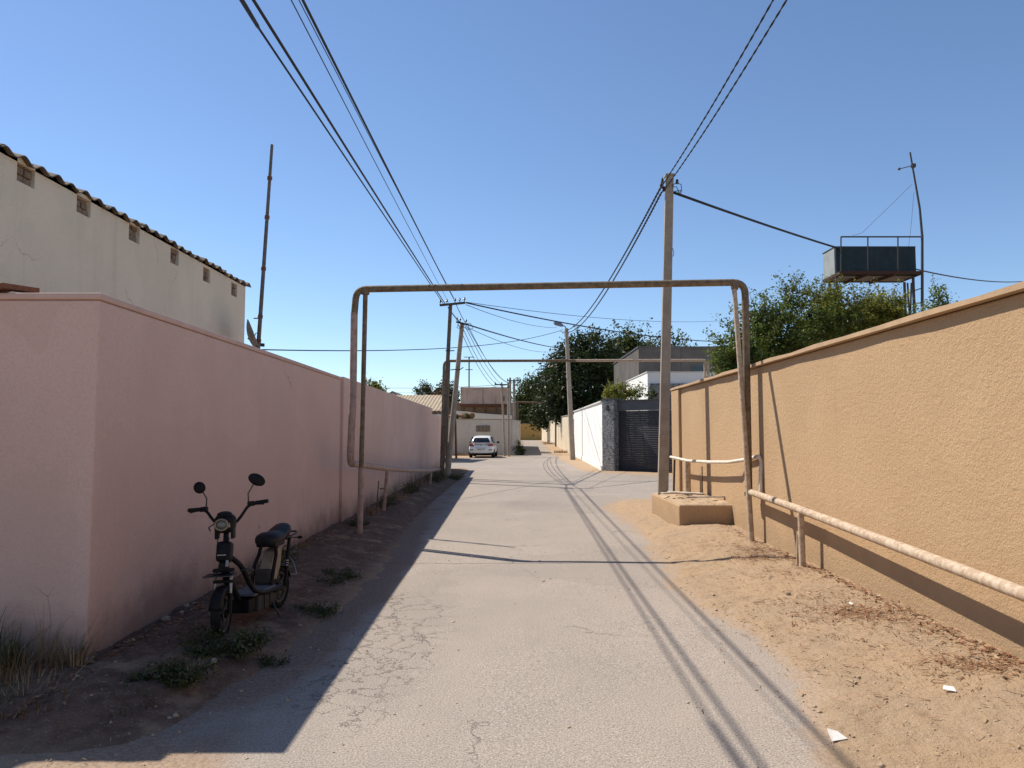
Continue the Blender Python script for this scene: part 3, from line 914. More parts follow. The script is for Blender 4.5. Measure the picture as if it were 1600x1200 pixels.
t = empty('stilted_water_tank', (0, 0, 0))
tag(t, 'big faded pink rust-streaked tank on posts behind the parked car', 'water tank')
x0, x1, Yk = -4.27, -.28, 61.0
z0, z1 = 4.02, 5.42
MB().box((x0, Yk, z0), (x1, Yk + 3, z1)).build('tank', M['pinkrust'], t, bevel=.03)
for x in np.linspace(x0 + .03, x1 - .07, 4):
    MB().box((x, Yk - .03, z0 + .02), (x + .05, Yk - .002, z1 - .02)).build('rib', M['pinkrust'], t)
MB().box((x0 - .05, Yk - .06, z0 - .16), (x1 + .05, Yk + 3.05, z0 - .004)).build('platform', M['rust'], t)
for x in np.linspace(x0 + .1, x1 - .1, 5):
    for y in (Yk + .1, Yk + 2.9):
        MB().box((x - .07, y - .07, .0), (x + .07, y + .07, z0 - .162)).build('post', M['wood_grey'], t)
MB().box((x1 - .55, Yk - .05, z0 + .25), (x1 - .35, Yk - .001, z0 + .65)).build('hatch', M['steel'], t)

t = empty('yard_shed', (0, 0, 0))
tag(t, 'low tin roofed lean-to with scrap piled on it behind the off-white yard wall', 'shed')
MB().hexa([(-4.6, 56.5), (.0, 56.5), (.0, 60.5), (-4.6, 60.5)], [2.72, 2.6, 3.1, 3.4], [2.76, 2.64, 3.14, 3.44]).build('tin_roof', M['iron_grey'], t)
for (x, y) in ((-4.5, 56.6), (-.1, 56.6), (-4.5, 60.4), (-.1, 60.4)):
    MB().box((x - .05, y - .05, .0), (x + .05, y + .05, 2.62)).build('post', M['wood_grey'], t)
MB().box((-5.2, 64.6, 0), (.6, 64.9, 4.3)).build('rear_wall', M['brickplug'], t)
t = empty('scrap_heap', (0, 0, 0))
tag(t, 'heap of rusty brown scrap lying behind the yard wall, left of the car', 'scrap heap')
for i in range(12):
    c0 = (random.uniform(-4.6, -2.6), 55.3 + random.uniform(-.4, .4), 2.45 + random.uniform(0, .55))
    o = MB().ellipsoid((0, 0, 0), (random.uniform(.2, .5), .3, random.uniform(.12, .3)), 7, 5, Matrix.Rotation(random.uniform(-.6, .6), 3, 'Y')).build('scrap', M['reddebris'] if i % 3 else M['leaf_yellow'], t)
    o.location = c0
MB().box((-4.7, 54.9, 0), (-2.4, 55.8, 2.4)).build('crate_stack', M['brickplug'], t)

# shed with tan corrugated roof, behind the far end of the pink wall
t = empty('corrugated_roof_shed', (0, 0, 0))
tag(t, 'low shed with a dusty tan corrugated roof behind the far end of the pink wall', 'shed')
MB().box((-11, 42.2, -.2), (-4.35, 48, 2.75)).build('wall', M['offwhite'], t)
vs, fs = [], []
nn = 300
for q in range(nn + 1):
    x = lerp(-11.5, -4.0, q / nn); w = .022 * math.sin(2 * math.pi * x / .21)
    for (y, z) in ((41.5, 2.85), (47, 4.02)):
        vs += [(x, y, z + w), (x, y, z + w + .02)]
for q in range(nn):
    a, b2 = 4 * q, 4 * (q + 1)
    fs += [(a + 1, b2 + 1, b2 + 3, a + 3), (a, a + 2, b2 + 2, b2), (a, b2, b2 + 1, a + 1), (a + 2, a + 3, b2 + 3, b2 + 2)]
fs += [(0, 1, 3, 2), (4 * nn, 4 * nn + 2, 4 * nn + 3, 4 * nn + 1)]
MB().add(vs, fs).build('roof', M['tanroof'], t)
MB().bar((-11.5, 41.6, 2.74), (-4.0, 41.6, 2.74), .1, .12).build('eave_beam', M['wood_grey'], t)


def gable_house(name, label, x0, x1, y, d, ze, zr, wm, rm):
    t = empty(name, ((x0 + x1) / 2, y, 0)); tag(t, label, 'house')
    w = (x1 - x0) / 2
    MB().add([(-w, 0, 0), (w, 0, 0), (w, 0, ze), (0, 0, zr - .05), (-w, 0, ze), (-w, d, 0), (w, d, 0), (w, d, ze), (0, d, zr - .05), (-w, d, ze)],
             [(0, 1, 2, 3, 4), (9, 8, 7, 6, 5), (0, 5, 6, 1), (1, 6, 7, 2), (2, 7, 8, 3), (3, 8, 9, 4), (4, 9, 5, 0)]).build('wall', wm, t)
    rf = MB()
    for s in (-1, 1):
        rf.add([(s * (w + .35), -.35, ze - .25), (0, -.35, zr), (0, d + .3, zr), (s * (w + .35), d + .3, ze - .25),
                (s * (w + .35), -.35, ze - .12), (0, -.35, zr + .14), (0, d + .3, zr + .14), (s * (w + .35), d + .3, ze - .12)],
               [(3, 2, 1, 0), (4, 5, 6, 7), (0, 1, 5, 4), (1, 2, 6, 5), (2, 3, 7, 6), (3, 0, 4, 7)])
    rf.build('roof', rm, t)
    return t


gable_house('gabled_house', 'distant house with a dark red gable roof behind the tan roofed shed', -11.1, -8.1, 95, 9, 6.0, 7.35, M['rust'], M['redroof'])
gable_house('gabled_house', 'small distant pale gable left of the dark red gable roof', -17.6, -14.9, 100, 8, 6.2, 7.2, M['offwhite'], M['iron_grey'])

# ------------------------------------------------------------------ gas pipe arch over the lane
t = empty('gas_pipe_arch', (0, 0, 0))
tag(t, 'rusty gas pipe arch crossing the lane in the foreground, with its low pipes', 'gas pipe')
YL, YR_ = 11.0, 10.6
tl, tr_ = at(557, 452, YL), at(1164, 441, YR_)
bl = at(547, 724, YL); br = at(1170, 768, YR_)
MB().tube(arc_path([(tl + bl) / 2 + Vector((0, 0, .9)), tl, tl.lerp(tr_, .5)], .15), .052, 12).build('crossbar', M['pipe_brown'], t, smooth='auto')
MB().tube(arc_path([tl.lerp(tr_, .495), tr_, tr_.lerp(br, .3)], .18), .052, 12).build('crossbar', M['pipe_brown'], t, smooth='auto')
lowL = [(tl + bl) / 2 + Vector((0, 0, .95)), (tl + bl) / 2 + Vector((0, 0, -.3)), bl, at(590, 730, 13.2), at(603, 732, 14.2), at(640, 735, 17.6), at(672, 735, 21.5), at(688, 733, 24.6)]
up = arc_path(lowL[:4], .16)
MB().tube(up[:-1], .054, 12).build('riser', M['pipe_pink'], t, smooth='auto')
MB().tube([up[-2]] + lowL[3:], .05, 10).build('low_pipe', M['pipe_pink'], t, smooth='auto')
MB().tube([tr_.lerp(br, .25), br + Vector((0, 0, -.06))], .052, 12).build('riser', M['pipe_brown'], t, smooth='auto')
lowR = arc_path([br + Vector((0, .0, .12)), br, at(1252, 797, 8.55), Vector((XR(4.6) - .26, 4.6, .60)), Vector((XR(0) - .26, 0, .45)), Vector((XR(-5) - .26, -5, .35))], .12)
MB().tube(lowR, .046, 14).build('low_pipe', M['pipe_pale'], t, smooth='auto')
for fpos in (.07, .16, .45):
    i = int(fpos * (len(lowR) - 1)) + 1
    a, b2 = Vector(lowR[min(i, len(lowR) - 2)]), Vector(lowR[min(i + 1, len(lowR) - 1)])
    d = (b2 - a).normalized()
    MB().tube([a, a + d * .035], .052, 14).build('weld_ring', M['pipe_pale'], t, smooth='auto')
# support legs
lb = at(562, 836, 11.05); lb.z = gz(lb.x, lb.y) - .1
lt = at(571, 455, YL); lm = lt.lerp(lb, .72)
MB().tube([lt, lm], .036, 10).build('leg', M['pipe_brown'], t, smooth='auto')
MB().tube([lm + Vector((0, 0, .03)), lb], .043, 10).build('leg', M['pipe_pink'], t, smooth='auto')
MB().tube([lt + Vector((0, 0, .03)), lt + Vector((0, 0, -.05))], .06, 10).build('bracket', M['pipe_brown'], t, smooth='auto')
rb = at(1175, 848, 10.5); rb.z = gz(rb.x, rb.y) - .1
rt = at(1147, 447, YR_)
MB().tube([rt, rt.lerp(rb, .55) + Vector((.01, 0, 0)), rb], [.034, .036, .041], 10).build('leg', M['pipe_pale'], t, smooth='auto')
MB().tube([rt + Vector((-.03, 0, .0)), rt + Vector((.05, 0, .0))], .06, 10).build('bracket', M['pipe_brown'], t, smooth='auto')
MB().bar(br + Vector((-.02, -.02, -.03)), br + Vector((-.0, .06, -.03)), .10, .05).build('clamp', M['pipe_pale'], t)
# low pipe supports
for (px, py, Y, dx) in ((603, 735, 14.2, -.04), (672, 737, 21.5, .0)):
    a = at(px, py, Y); zb = gz(a.x + dx, Y) - .05
    MB().tube([a + Vector((.03, 0, 0)), Vector((a.x + dx, Y, zb))], .035, 8).build('prop', M['pipe_pink'], t, smooth='auto')
    if Y < 15:
        MB().tube([a + Vector((-.12, .02, -.35)), a + Vector((.02, .0, -.35))], .012, 6).build('prop_tie', M['pipe_brown'], t)
        MB().tube([a + Vector((-.14, .02, -.2)), Vector((a.x - .18, Y + .02, zb))], .012, 6).build('prop_tie', M['pipe_brown'], t)
pp = at(1251, 797, 8.55)
MB().tube([pp + Vector((0, 0, -.03)), Vector((pp.x + .01, 8.56, gz(pp.x, 8.56) - .08))], .036, 10).build('prop', M['pipe_pale'], t, smooth='auto')
MB().tube([pp + Vector((-.02, .05, -.28)), Vector((pp.x - .03, 8.62, gz(pp.x, 8.6) - .08))], .014, 6).build('prop_tie', M['pipe_pale'], t)

# white pipe rail by the tan wall
t = empty('white_pipe_rail', (0, 0, 0))
tag(t, 'thin sagging white pipe rail in front of the tan wall above the plastered block', 'pipe rail')
x_ = lambda y: XR(y) - .27
zr = lambda px, py, y: at(px, py, y).z
ra = at(1048, 714, 15.7); rbq = at(1110, 722, 12.6); rc = at(1160, 719, 11.2)
rd = at(1186, 713, 10.45)
pth = [ra, at(1075, 720, 14.2), rbq, at(1140, 722, 11.5), rc, rd]
MB().tube(arc_path(pth[:-1] + [rd, rd + Vector((.03, .0, -.06)), at(1188, 770, 10.4)], .07), .028, 10).build('rail', M['pipe_white'], t, smooth='auto')
p = at(1074, 722, 14.25)
MB().tube([p + Vector((0, 0, .02)), Vector((p.x, p.y, .38))], .06, 10).build('post', M['pipe_pale'], t, smooth='auto')
p = at(1054, 718, 15.3)
MB().tube([p, Vector((p.x - .04, p.y, gz(p.x, p.y) - .05))], .022, 8).build('post', M['steel'], t)
p = at(1090, 727, 13.4)
MB().tube([Vector((p.x + .08, p.y, 1.0)), Vector((p.x + .08, p.y, .4))], .010, 6).build('rod', M['steel'], t)

# second and third arches farther down the lane
t = empty('gas_pipe_arch', (0, 0, 0))
tag(t, 'second gas pipe arch crossing high over the lane behind the leaning poles', 'gas pipe')
Y2 = 26.6
a, b2 = at(694, 564, Y2), at(1106, 563, Y2)
a0 = at(689, 745, Y2); a0.z = gz(a0.x, Y2) - .1
MB().tube(arc_path([a0, a, (a + b2) / 2], .2), .05, 10).build('crossbar', M['pipe_brown'], t, smooth='auto')
MB().tube(arc_path([(a + b2) / 2 - Vector((.02, 0, 0)), b2, Vector((b2.x, Y2, -.1))], .2), .05, 10).build('crossbar', M['pipe_pale'], t, smooth='auto')
MB().tube([at(702, 566, Y2), Vector((at(702, 566, Y2).x - .1, Y2, -.1))], .04, 8).build('leg', M['pipe_brown'], t, smooth='auto')
MB().tube([at(1101, 566, Y2), Vector((at(1101, 566, Y2).x, Y2, -.1))], .04, 8).build('leg', M['pipe_pale'], t, smooth='auto')
t = empty('gas_pipe_arch', (0, 0, 0))
tag(t, 'farthest gas pipe arch, low and reddish, below the dark tree', 'gas pipe')
Y3 = 76.0
a, b2 = at(806, 628, Y3), at(868, 630, Y3)
g3 = float(base_z(np.array([Y3]))[0])
MB().tube(arc_path([Vector((a.x, Y3, g3 - .1)), a, b2, Vector((b2.x, Y3, g3 - .1))], .2), .085, 8).build('pipe', M['pipe_brown'], t, smooth='auto')
MB().tube([at(808, 634, Y3 - .3), Vector((at(808, 634, Y3).x, Y3 - .3, g3))], .1, 8).build('leg', M['pipe_white'], t, smooth='auto')

# ------------------------------------------------------------------ poles
def square_pole(mb, base, top, w0, w1, rz=0.0, ratio=1.0):
    vs = []
    for p, w in ((base, w0), (top, w1)):
        for (i, j) in ((-1, -1), (1, -1), (1, 1), (-1, 1)):
            x, y = i * w / 2, j * w / 2 * ratio
            vs.append((p.x + x * math.cos(rz) - y * math.sin(rz), p.y + x * math.sin(rz) + y * math.cos(rz), p.z))
    return mb.add(vs, [(3, 2, 1, 0), (4, 5, 6, 7), (0, 1, 5, 4), (1, 2, 6, 5), (2, 3, 7, 6), (3, 0, 4, 7)])


t = empty('utility_pole', (0, 0, 0))
tag(t, 'tall square concrete utility pole standing in the tan plastered block', 'utility pole')
PY = 13.95
pb, pt = at(1035, 762, PY), at(1046, 276, PY)
pb.z = .30
square_pole(MB(), pb, pt, .19, .15, R(-6), 1.1).build('shaft', M['concrete'], t, bevel=.012)
q = at(1034, 690, PY) + Vector((-.02, -.115, 0))
m_, nt_, b_, o_2 = new_mat('faded_sticker')
cc_ = mix_col(nt_, ramp(nt_, noise(nt_, coords(nt_), 30, 5, .7), .42, .6), (.36, .30, .25), (.27, .17, .12))
nt_.links.new(cc_, b_.inputs['Base Color']); b_.inputs['Roughness'].default_value = .9
MB().box((q.x - .045, q.y - .002, q.z - .09), (q.x + .05, q.y + .004, q.z + .13)).build('faded_sticker', m_, t)
hook = lambda px, py, s: MB().tube(arc_path([at(1044, py, PY), at(px, py, PY - .02), at(px, py - 7, PY - .02)], .04), .009, 6).build('hook', M['steel'], t)
for px, py in ((1035, 284), (1037, 297), (1033, 292)):
    hook(px, py, 1)
    c0 = at(px, py - 1, PY - .03)
    MB().lathe([(.0, -.045), (.026, -.04), (.032, -.01), (.02, .005), (.03, .02), (.022, .045), (0, .05)], c0, (0, 0, 1), 10).build('insulator', M['ceramic'], t, smooth='auto')
c0 = at(1058, 284, PY)
MB().lathe([(.0, -.045), (.03, -.04), (.034, -.01), (.02, .005), (.03, .02), (.02, .045), (0, .05)], c0, (0, 0, 1), 10).build('insulator', M['ceramic'], t, smooth='auto')
for k, pts in enumerate(([(1050, 290), (1056, 286), (1064, 288), (1065, 295), (1061, 303)], [(1050, 292), (1057, 292), (1060, 298), (1060, 304)], [(1051, 300), (1060, 298), (1066, 298), (1062, 304)],
                         [(1042, 300), (1046, 294), (1050, 290), (1052, 283)], [(1040, 292), (1045, 299), (1051, 301)])):
    MB().tube([at(x, y, PY - .12 + .03 * k) for x, y in pts], .008, 5).build('jumper_wire', M['cable'], t, smooth=True)
MB().box((pt.x - .09, pt.y - .1, pt.z), (pt.x + .09, pt.y + .1, pt.z + .03)).build('cap', M['concrete'], t)
MB().tube(arc_path([at(1051, 388, PY), at(1053, 394, PY), at(1052, 400, PY), at(1049, 401, PY)], .03), .006, 5).build('loose_wire', M['cable'], t)

t = empty('utility_pole', (0, 0, 0))
tag(t, 'dark weathered utility pole with a long crossarm, nearest of the left poles', 'utility pole')
PA = 24.3
a, b2 = at(690, 753, PA), at(704, 475, PA)
a.z = -.1
square_pole(MB(), a, b2, .15, .12, R(5)).build('shaft', M['wood_grey'], t, bevel=.015)
c1, c2 = at(687, 477, PA - .1), at(727, 473, PA - .1)
MB().bar(c1, c2, .07, .07).build('crossarm', M['steel'], t)
for s in (.02, .28, .6, .78, .97):
    p = c1.lerp(c2, s)
    MB().lathe([(0, .03), (.012, .03), (.012, .09), (.035, .095), (.04, .13), (.025, .15), (.03, .17), (0, .19)], p, (0, 0, 1), 8).build('insulator', M['ceramic'], t, smooth='auto')
MB().bar(at(696, 548, PA - .1), at(710, 548, PA - .1), .03, .03).build('step_bar', M['steel'], t)

t = empty('utility_pole', (0, 0, 0))
tag(t, 'grey concrete utility pole leaning right behind the dark pole on the left', 'utility pole')
PB = 25.6
a, b2 = at(698, 748, PB), at(722, 505, PB)
a.z = -.1
MB().tube([a, b2], [.105, .075], 12).build('shaft', M['concrete'], t, smooth='auto')
c1, c2 = at(713, 503, PB - .1), at(730, 507, PB - .1)
MB().bar(c1, c2, .06, .06).build('crossarm', M['steel'], t)
for s in (.05, .35, .9):
    MB().lathe([(0, .03), (.012, .03), (.012, .09), (.035, .095), (.04, .13), (.025, .15), (0, .19)], c1.lerp(c2, s), (0, 0, 1), 8).build('insulator', M['ceramic'], t, smooth='auto')
MB().tube(arc_path([at(704, 578, PB - .1), at(711, 577, PB - .12), at(718, 578, PB - .12), at(724, 574, PB - .1)], .05), .018, 6).build('bracket', M['steel'], t)
for pts in ([(722, 507), (735, 505), (739, 513), (732, 515), (724, 511)], [(716, 506), (714, 512), (719, 514), (722, 509)]):
    MB().tube([at(x, y, PB - .15) for x, y in pts], .012, 5).build('jumper_wire', M['cable'], t, smooth=True)

t = empty('utility_pole', (0, 0, 0))
tag(t, 'thin rusty post standing at the corner left of the parked car', 'post')
a, b2 = at(713, 717, 47), at(711, 640, 47)
a.z = -.1
MB().tube([a, b2], .07, 8).build('shaft', M['rust'], t, smooth='auto')

PC = 50.0
for (bx, tx, ty, Yp, w, lab, arm) in ((789, 784, 600, 51.5, .13, 'pale concrete pole rising before the pink tank, left of its pair', 1),
                                     (795, 794, 598, 51.0, .15, 'concrete pole at the right end of the off-white yard wall', 0),
                                     (799, 797, 590, 60.0, .16, 'thin far pole just left of the T-topped pole', 0),
                                     (804, 803, 594, 58.0, .20, 'T-topped pole standing at the corner of the far alley', 2)):
    t = empty('utility_pole', (0, 0, 0)); tag(t, lab, 'utility pole', 'poles at the far yard corner')
    b2 = at(tx, ty, Yp); a = at(bx, 700, Yp); a.z = -.1
    MB().tube([a, b2], [w * .62, w * .5], 8).build('shaft', M['concrete'], t, smooth='auto')
    if arm:
        dx = .5 if arm == 1 else .55
        MB().bar(b2 + Vector((-dx, -.12, -.05)), b2 + Vector((dx, -.12, -.05)), .08, .08).build('crossarm', M['steel'], t)
        for s in (-.9, 0, .9):
            MB().lathe([(0, 0), (.04, .01), (.05, .08), (.03, .12), (0, .15)], b2 + Vector((dx * s, -.12, -.01)), (0, 0, 1), 8).build('insulator', M['ceramic'], t)
    else:
        MB().tube([b2 + Vector((-.1, -.1, -.35)), b2 + Vector((.12, -.12, -.3))], .03, 6).build('bracket', M['steel'], t)

# tv mast behind the shed
t = empty('antenna_mast', (0, 0, 0)); tag(t, 'far thin aerial mast rising behind the pink tank', 'antenna')
a, b2 = at(733, 620, 70), at(733, 558, 70)
MB().tube([Vector((a.x, 70, 0)), b2], .07, 6).build('mast', M['steel'], t)
for dz, w in ((0, .5), (-1.2, .35)):
    MB().bar(b2 + Vector((-w, 0, dz)), b2 + Vector((w, 0, dz)), .06, .06).build('element', M['steel'], t)

# street lamp
t = empty('street_lamp', (0, 0, 0))
tag(t, 'concrete street lamp pole with a cobra head standing by the white wall', 'street lamp')
YS = 44.5
a, b2 = at(895, 720, YS), at(885, 513, YS)
a.z = -.1
square_pole(MB(), a, b2, .30, .20, R(6)).build('shaft', M['concrete'], t, bevel=.02)
MB().tube(arc_path([b2 + Vector((0, 0, -.2)), b2 + Vector((-.05, -.05, .12)), at(875, 508, YS - .1)], .12), .035, 8).build('arm', M['alloy'], t, smooth='auto')
l0, l1 = at(880, 509, YS - .1), at(865, 505, YS - .1)
vs = []
for s, w, h in ((0, .10, .07), (.25, .17, .13), (.75, .19, .13), (1, .11, .06)):
    p = l0.lerp(l1, s)
    vs += [(p.x, p.y - w, p.z - h * .6), (p.x, p.y + w, p.z - h * .6), (p.x, p.y + w * .6, p.z + h), (p.x, p.y - w * .6, p.z + h)]
fs = [(0, 1, 2, 3), (15, 14, 13, 12)]
for i in range(3):
    for j in range(4):
        a_, c_ = 4 * i + j, 4 * i + (j + 1) % 4
        fs.append((a_, a_ + 4, c_ + 4, c_))
MB().add(vs, fs).build('lamp_head', M['alloy'], t, smooth='auto')
MB().bar(l0.lerp(l1, .3) + Vector((0, 0, -.07)), l0.lerp(l1, .85) + Vector((0, 0, -.065)), .18, .03).build('lens', M['lens'], t)

# tall rusty mast and dish behind the pink wall
t = empty('steel_mast', (0, 0, 0)); tag(t, 'tall bare rusty mast standing behind the pink wall beside the house', 'mast')
b2 = at(425, 226, 13.6); m1 = at(404, 535, 13.6)
a = m1 + (m1 - b2) * ((m1.z) / (b2.z - m1.z))
MB().tube([a, m1, m1.lerp(b2, .55), b2], [.045, .04, .035, .028], 8).build('mast', M['iron_grey'], t, smooth='auto')
for s in (.0, .12, .36, .62, .82):
    p = m1.lerp(b2, s); d = (b2 - m1).normalized()
    MB().tube([p, p + d * .06], .048, 8).build('coupling', M['rust'], t, smooth='auto')
MB().tube([m1.lerp(b2, .12), m1.lerp(b2, .12) + Vector((-.12, 0, 0))], .012, 6).build('peg', M['steel'], t)
t = empty('satellite_dish', (0, 0, 0)); tag(t, 'pale satellite dish seen edge on at the foot of the rusty mast', 'satellite dish')
c0 = at(389, 528, 13.75)
ax = Vector((.88, .31, .36)).normalized()
prof = [(r * .34, .10 * r * r) for r in np.linspace(0, 1, 8)] + [(r * .34, .10 * r * r - .012) for r in np.linspace(1, 0, 8)]
MB().lathe(prof, c0, ax, 24).build('reflector', M['alloy'], t, smooth='auto')
f0 = c0 - ax * .0
MB().tube([c0 - ax * .02, c0 + Vector((.12, 0, -.10)), c0 + Vector((.24, 0, -.12))], .016, 6).build('mount', M['steel'], t)
MB().tube(arc_path([c0 + Vector((.1, 0, -.02)), c0 + Vector((.12, 0, .1)), c0 + Vector((.2, 0, .08)), c0 + Vector((.2, 0, -.08))], .04), .008, 5).build('cable_loop', M['cable'], t)
MB().bar(c0 + Vector((.10, -.03, -.12)), c0 + Vector((.3, -.03, -.14)), .05, .06).build('bracket', M['steel'], t)

# ------------------------------------------------------------------ overhead cables
def cable(label, pts, r, sag=0.0, twist=False, n=26, group='overhead cables', name='cable'):
    """pts: 3-D points; every span hangs by sag"""
    path = []
    for i in range(len(pts) - 1):
        a, b2 = Vector(pts[i]), Vector(pts[i + 1])
        sg = sag[i] if isinstance(sag, (list, tuple)) else sag
        for k in range(n + (1 if i == len(pts) - 2 else 0)):
            t_ = k / n
            path.append(a.lerp(b2, t_) - Vector((0, 0, 4 * sg * t_ * (1 - t_))))
    mb = MB()
    if not twist:
        mb.tube(path, r, 6)
    else:
        # two sheathed strands wound round each other
        L = [0]
        for i in range(1, len(path)): L.append(L[-1] + (path[i] - path[i - 1]).length)
        m_ = int(L[-1] / .06)
        Ls = np.linspace(0, L[-1], m_)
        P = np.array([tuple(p) for p in path])
        C = np.stack([np.interp(Ls, L, P[:, j]) for j in range(3)], 1)
        d = Vector(C[-1] - C[0]).normalized(); s = d.cross(Vector((0, 0, 1))).normalized(); u = s.cross(d)
        for ph in (0, math.pi):
            mb.tube([Vector(C[i]) + (s * math.cos(Ls[i] * 16 + ph) + u * math.sin(Ls[i] * 16 + ph)) * r * .7 for i in range(m_)], r, 5)
    return tag(mb.build(name, M['cable'], None, smooth=True), label, 'cable', group)


def beyond(a, b2, s): return a + (b2 - a) * s


# left bundle: from the dark pole over the camera's left shoulder
pA = at(692, 477, PA - .1)
for (px0, py0, ax_, ay_, YT, r, lab) in ((405, 45, 695, 478, 6.6, .012, 'thin lower left cable ending in the thick splice at the top edge'),
                                       (396, 0, 697, 477, 6.0, .016, 'heavy black cable running second from left towards the dark pole'),
                                       (455, 0, 701, 473, 6.2, .006, 'hair thin wire just left of the thick right hand cable, upper one'),
                                       (467, 0, 712, 470, 6.2, .005, 'faint hair thin wire between its neighbour and the thick cable'),
                                       (473, 0, 711, 471, 6.1, .014, 'black cable rightmost in the left bundle')):
    e = at(ax_, ay_, PA - .1); T1 = at(px0, py0, YT)
    if py0 == 45:
        cable(lab, [e, T1], r, 0.0)
        T2 = at(374, -6, 5.9)
        d = beyond(T1, T2, 1.0)
        o = MB().tube([T1, T1.lerp(T2, .1), T1.lerp(T2, .7), T2, beyond(T1, T2, 1.1), beyond(T1, T2, 1.2), beyond(T1, T2, 7)], [.011, .018, .020, .020, .020, .010, .010], 10).build('cable_splice', M['cable'], None, smooth='auto')
        tag(o, 'thick dark splice sleeve on the cable at the top left edge of the sky', 'cable splice')
    else:
        cable(lab, [e, T1, beyond(e, T1, 1.75)], r, [0.02, .1])

pB = at(722, 505, PB - .1)
for (px0, py0, px1, py1, r, lab) in ((700, 480, 719, 504, .018, 'short twisted tail between the dark pole and the leaning concrete pole'),
                                    (712, 474, 727, 504, .012, 'short wire dropping from the crossarm to the leaning pole')):
    cable(lab, [at(px0, py0, PA - .1), at(px1, py1, PB - .1)], r, .03)
ends = [(787, 603, 51.3), (797, 598, 58), (786, 602, 51.3), (802, 597, 58), (788, 604, 51.3)]
starts = [(726, 508), (728, 507), (722, 510), (731, 508), (716, 507)]
words = ['first', 'second', 'third', 'fourth', 'last']
for i, (e, s) in enumerate(zip(ends, starts)):
    cable('%s from the left of the thin wires falling from the leaning pole to far poles' % words[i], [at(s[0], s[1], PB - .1), at(*e)], .012, .35 + .12 * i)
# to the right
cable('cable from the long crossarm rightwards above the street lamp', [at(728, 473, PA), at(1125, 534, 40)], .024, .25)
cable('thin wire just under the crossarm cable going right', [at(728, 476, PA), at(870, 512, 44)], .010, .2)
cable('faint wire high above the grey house roof', [at(728, 472, PA), at(1130, 501, 46)], .010, .3)
cable('dark cable from the leaning pole dropping right to the dark tree', [at(730, 507, PB), at(885, 545, 60)], .026, .15)
cable('thin lower wire from the leaning pole towards the dark tree', [at(729, 511, PB), at(880, 546, 62)], .010, .5)
cable('long slack cable from behind the pink wall to the street lamp', [at(395, 546, 14.5), at(880, 515, YS - .1)], .014, .42)
cable('upper far wire above the tan shed roof', [at(600, 606, 60), at(787, 601, 52)], .016, .1)
cable('lower far wire above the tan shed roof', [at(600, 613, 64), at(790, 602, 60)], .012, .25)
cable('far wire from the T-topped pole into the tree', [at(808, 593, 58), at(850, 608, 80)], .014, .5)
# right pole cables
cable('left one of two twisted cables rising from the concrete pole to the top edge', [at(1034, 291, PY - .05), at(1043, 277, PY - .18), at(1208, 0, 8.3), beyond(at(1043, 277, PY - .18), at(1208, 0, 8.3), 2.0)], .0085, [0, .05, .05], twist=True)
cable('right one of two twisted cables rising from the concrete pole to the top edge', [at(1036, 299, PY - .05), at(1052, 277, PY - .18), at(1229, 0, 8.3), beyond(at(1052, 277, PY - .18), at(1229, 0, 8.3), 2.0)], .0085, [0, .05, .05], twist=True)
cable('upper twisted cable sagging from the concrete pole to the street lamp', [at(1033, 292, PY - .05), at(886, 516, YS)], .014, .55, twist=True)
cable('lower twisted cable sagging from the concrete pole to the street lamp', [at(1034, 300, PY - .05), at(888, 519, YS)], .014, .62, twist=True)
cable('heavy black cable falling from the concrete pole past the blue-green tank', [at(1053, 301, PY), at(1596, 440, 42), at(1640, 446, 44)], .026, [.55, 0])

# ------------------------------------------------------------------ blue-green water tank on a steel tower
t = empty('water_tank_tower', (0, 0, 0))
tag(t, 'dark blue-green water tank on a railed steel tower behind the tan wall', 'water tank')
Yn, Yf = 20.2, 21.35
PL = at(1314, 426, Yn); PRr = at(1441, 426, Yn)
zp = PL.z
xa, xb_ = PL.x, PRr.x
tx0, tx1 = at(1306, 400, Yn + .30).x, at(1431, 400, Yn + .30).x
MB().box((tx0, Yn + .30, zp + .03), (tx1, Yf - .02, zp + .80)).build('tank', M['tank_front'], t, bevel=.01)
MB().box((tx0 - .012, Yn + .37, zp + .05), (tx0 - .002, Yf - .04, zp + .78)).build('side_panel', M['tank_side_lit'], t)  # thin overlay on the sunward face, painted in the lit tone
MB().box((tx0 - .02, Yn + .33, zp + .802), (tx1 + .02, Yf, zp + .83)).build('tank_lid', M['steel'], t)
for (p, q) in (((xa, Yn, zp), (xb_, Yn, zp)), ((tx0, Yf, zp), (tx1, Yf, zp)), ((xa, Yn, zp), (tx0, Yf, zp)), ((xb_, Yn, zp), (tx1, Yf, zp)), ((xa + .75, Yn, zp - .05), (xa + .6, Yf, zp - .05)), ((xa + 1.5, Yn, zp - .05), (xa + 1.35, Yf, zp - .05))):
    MB().bar(p, q, .06, .08).build('beam', M['darkrust'], t)
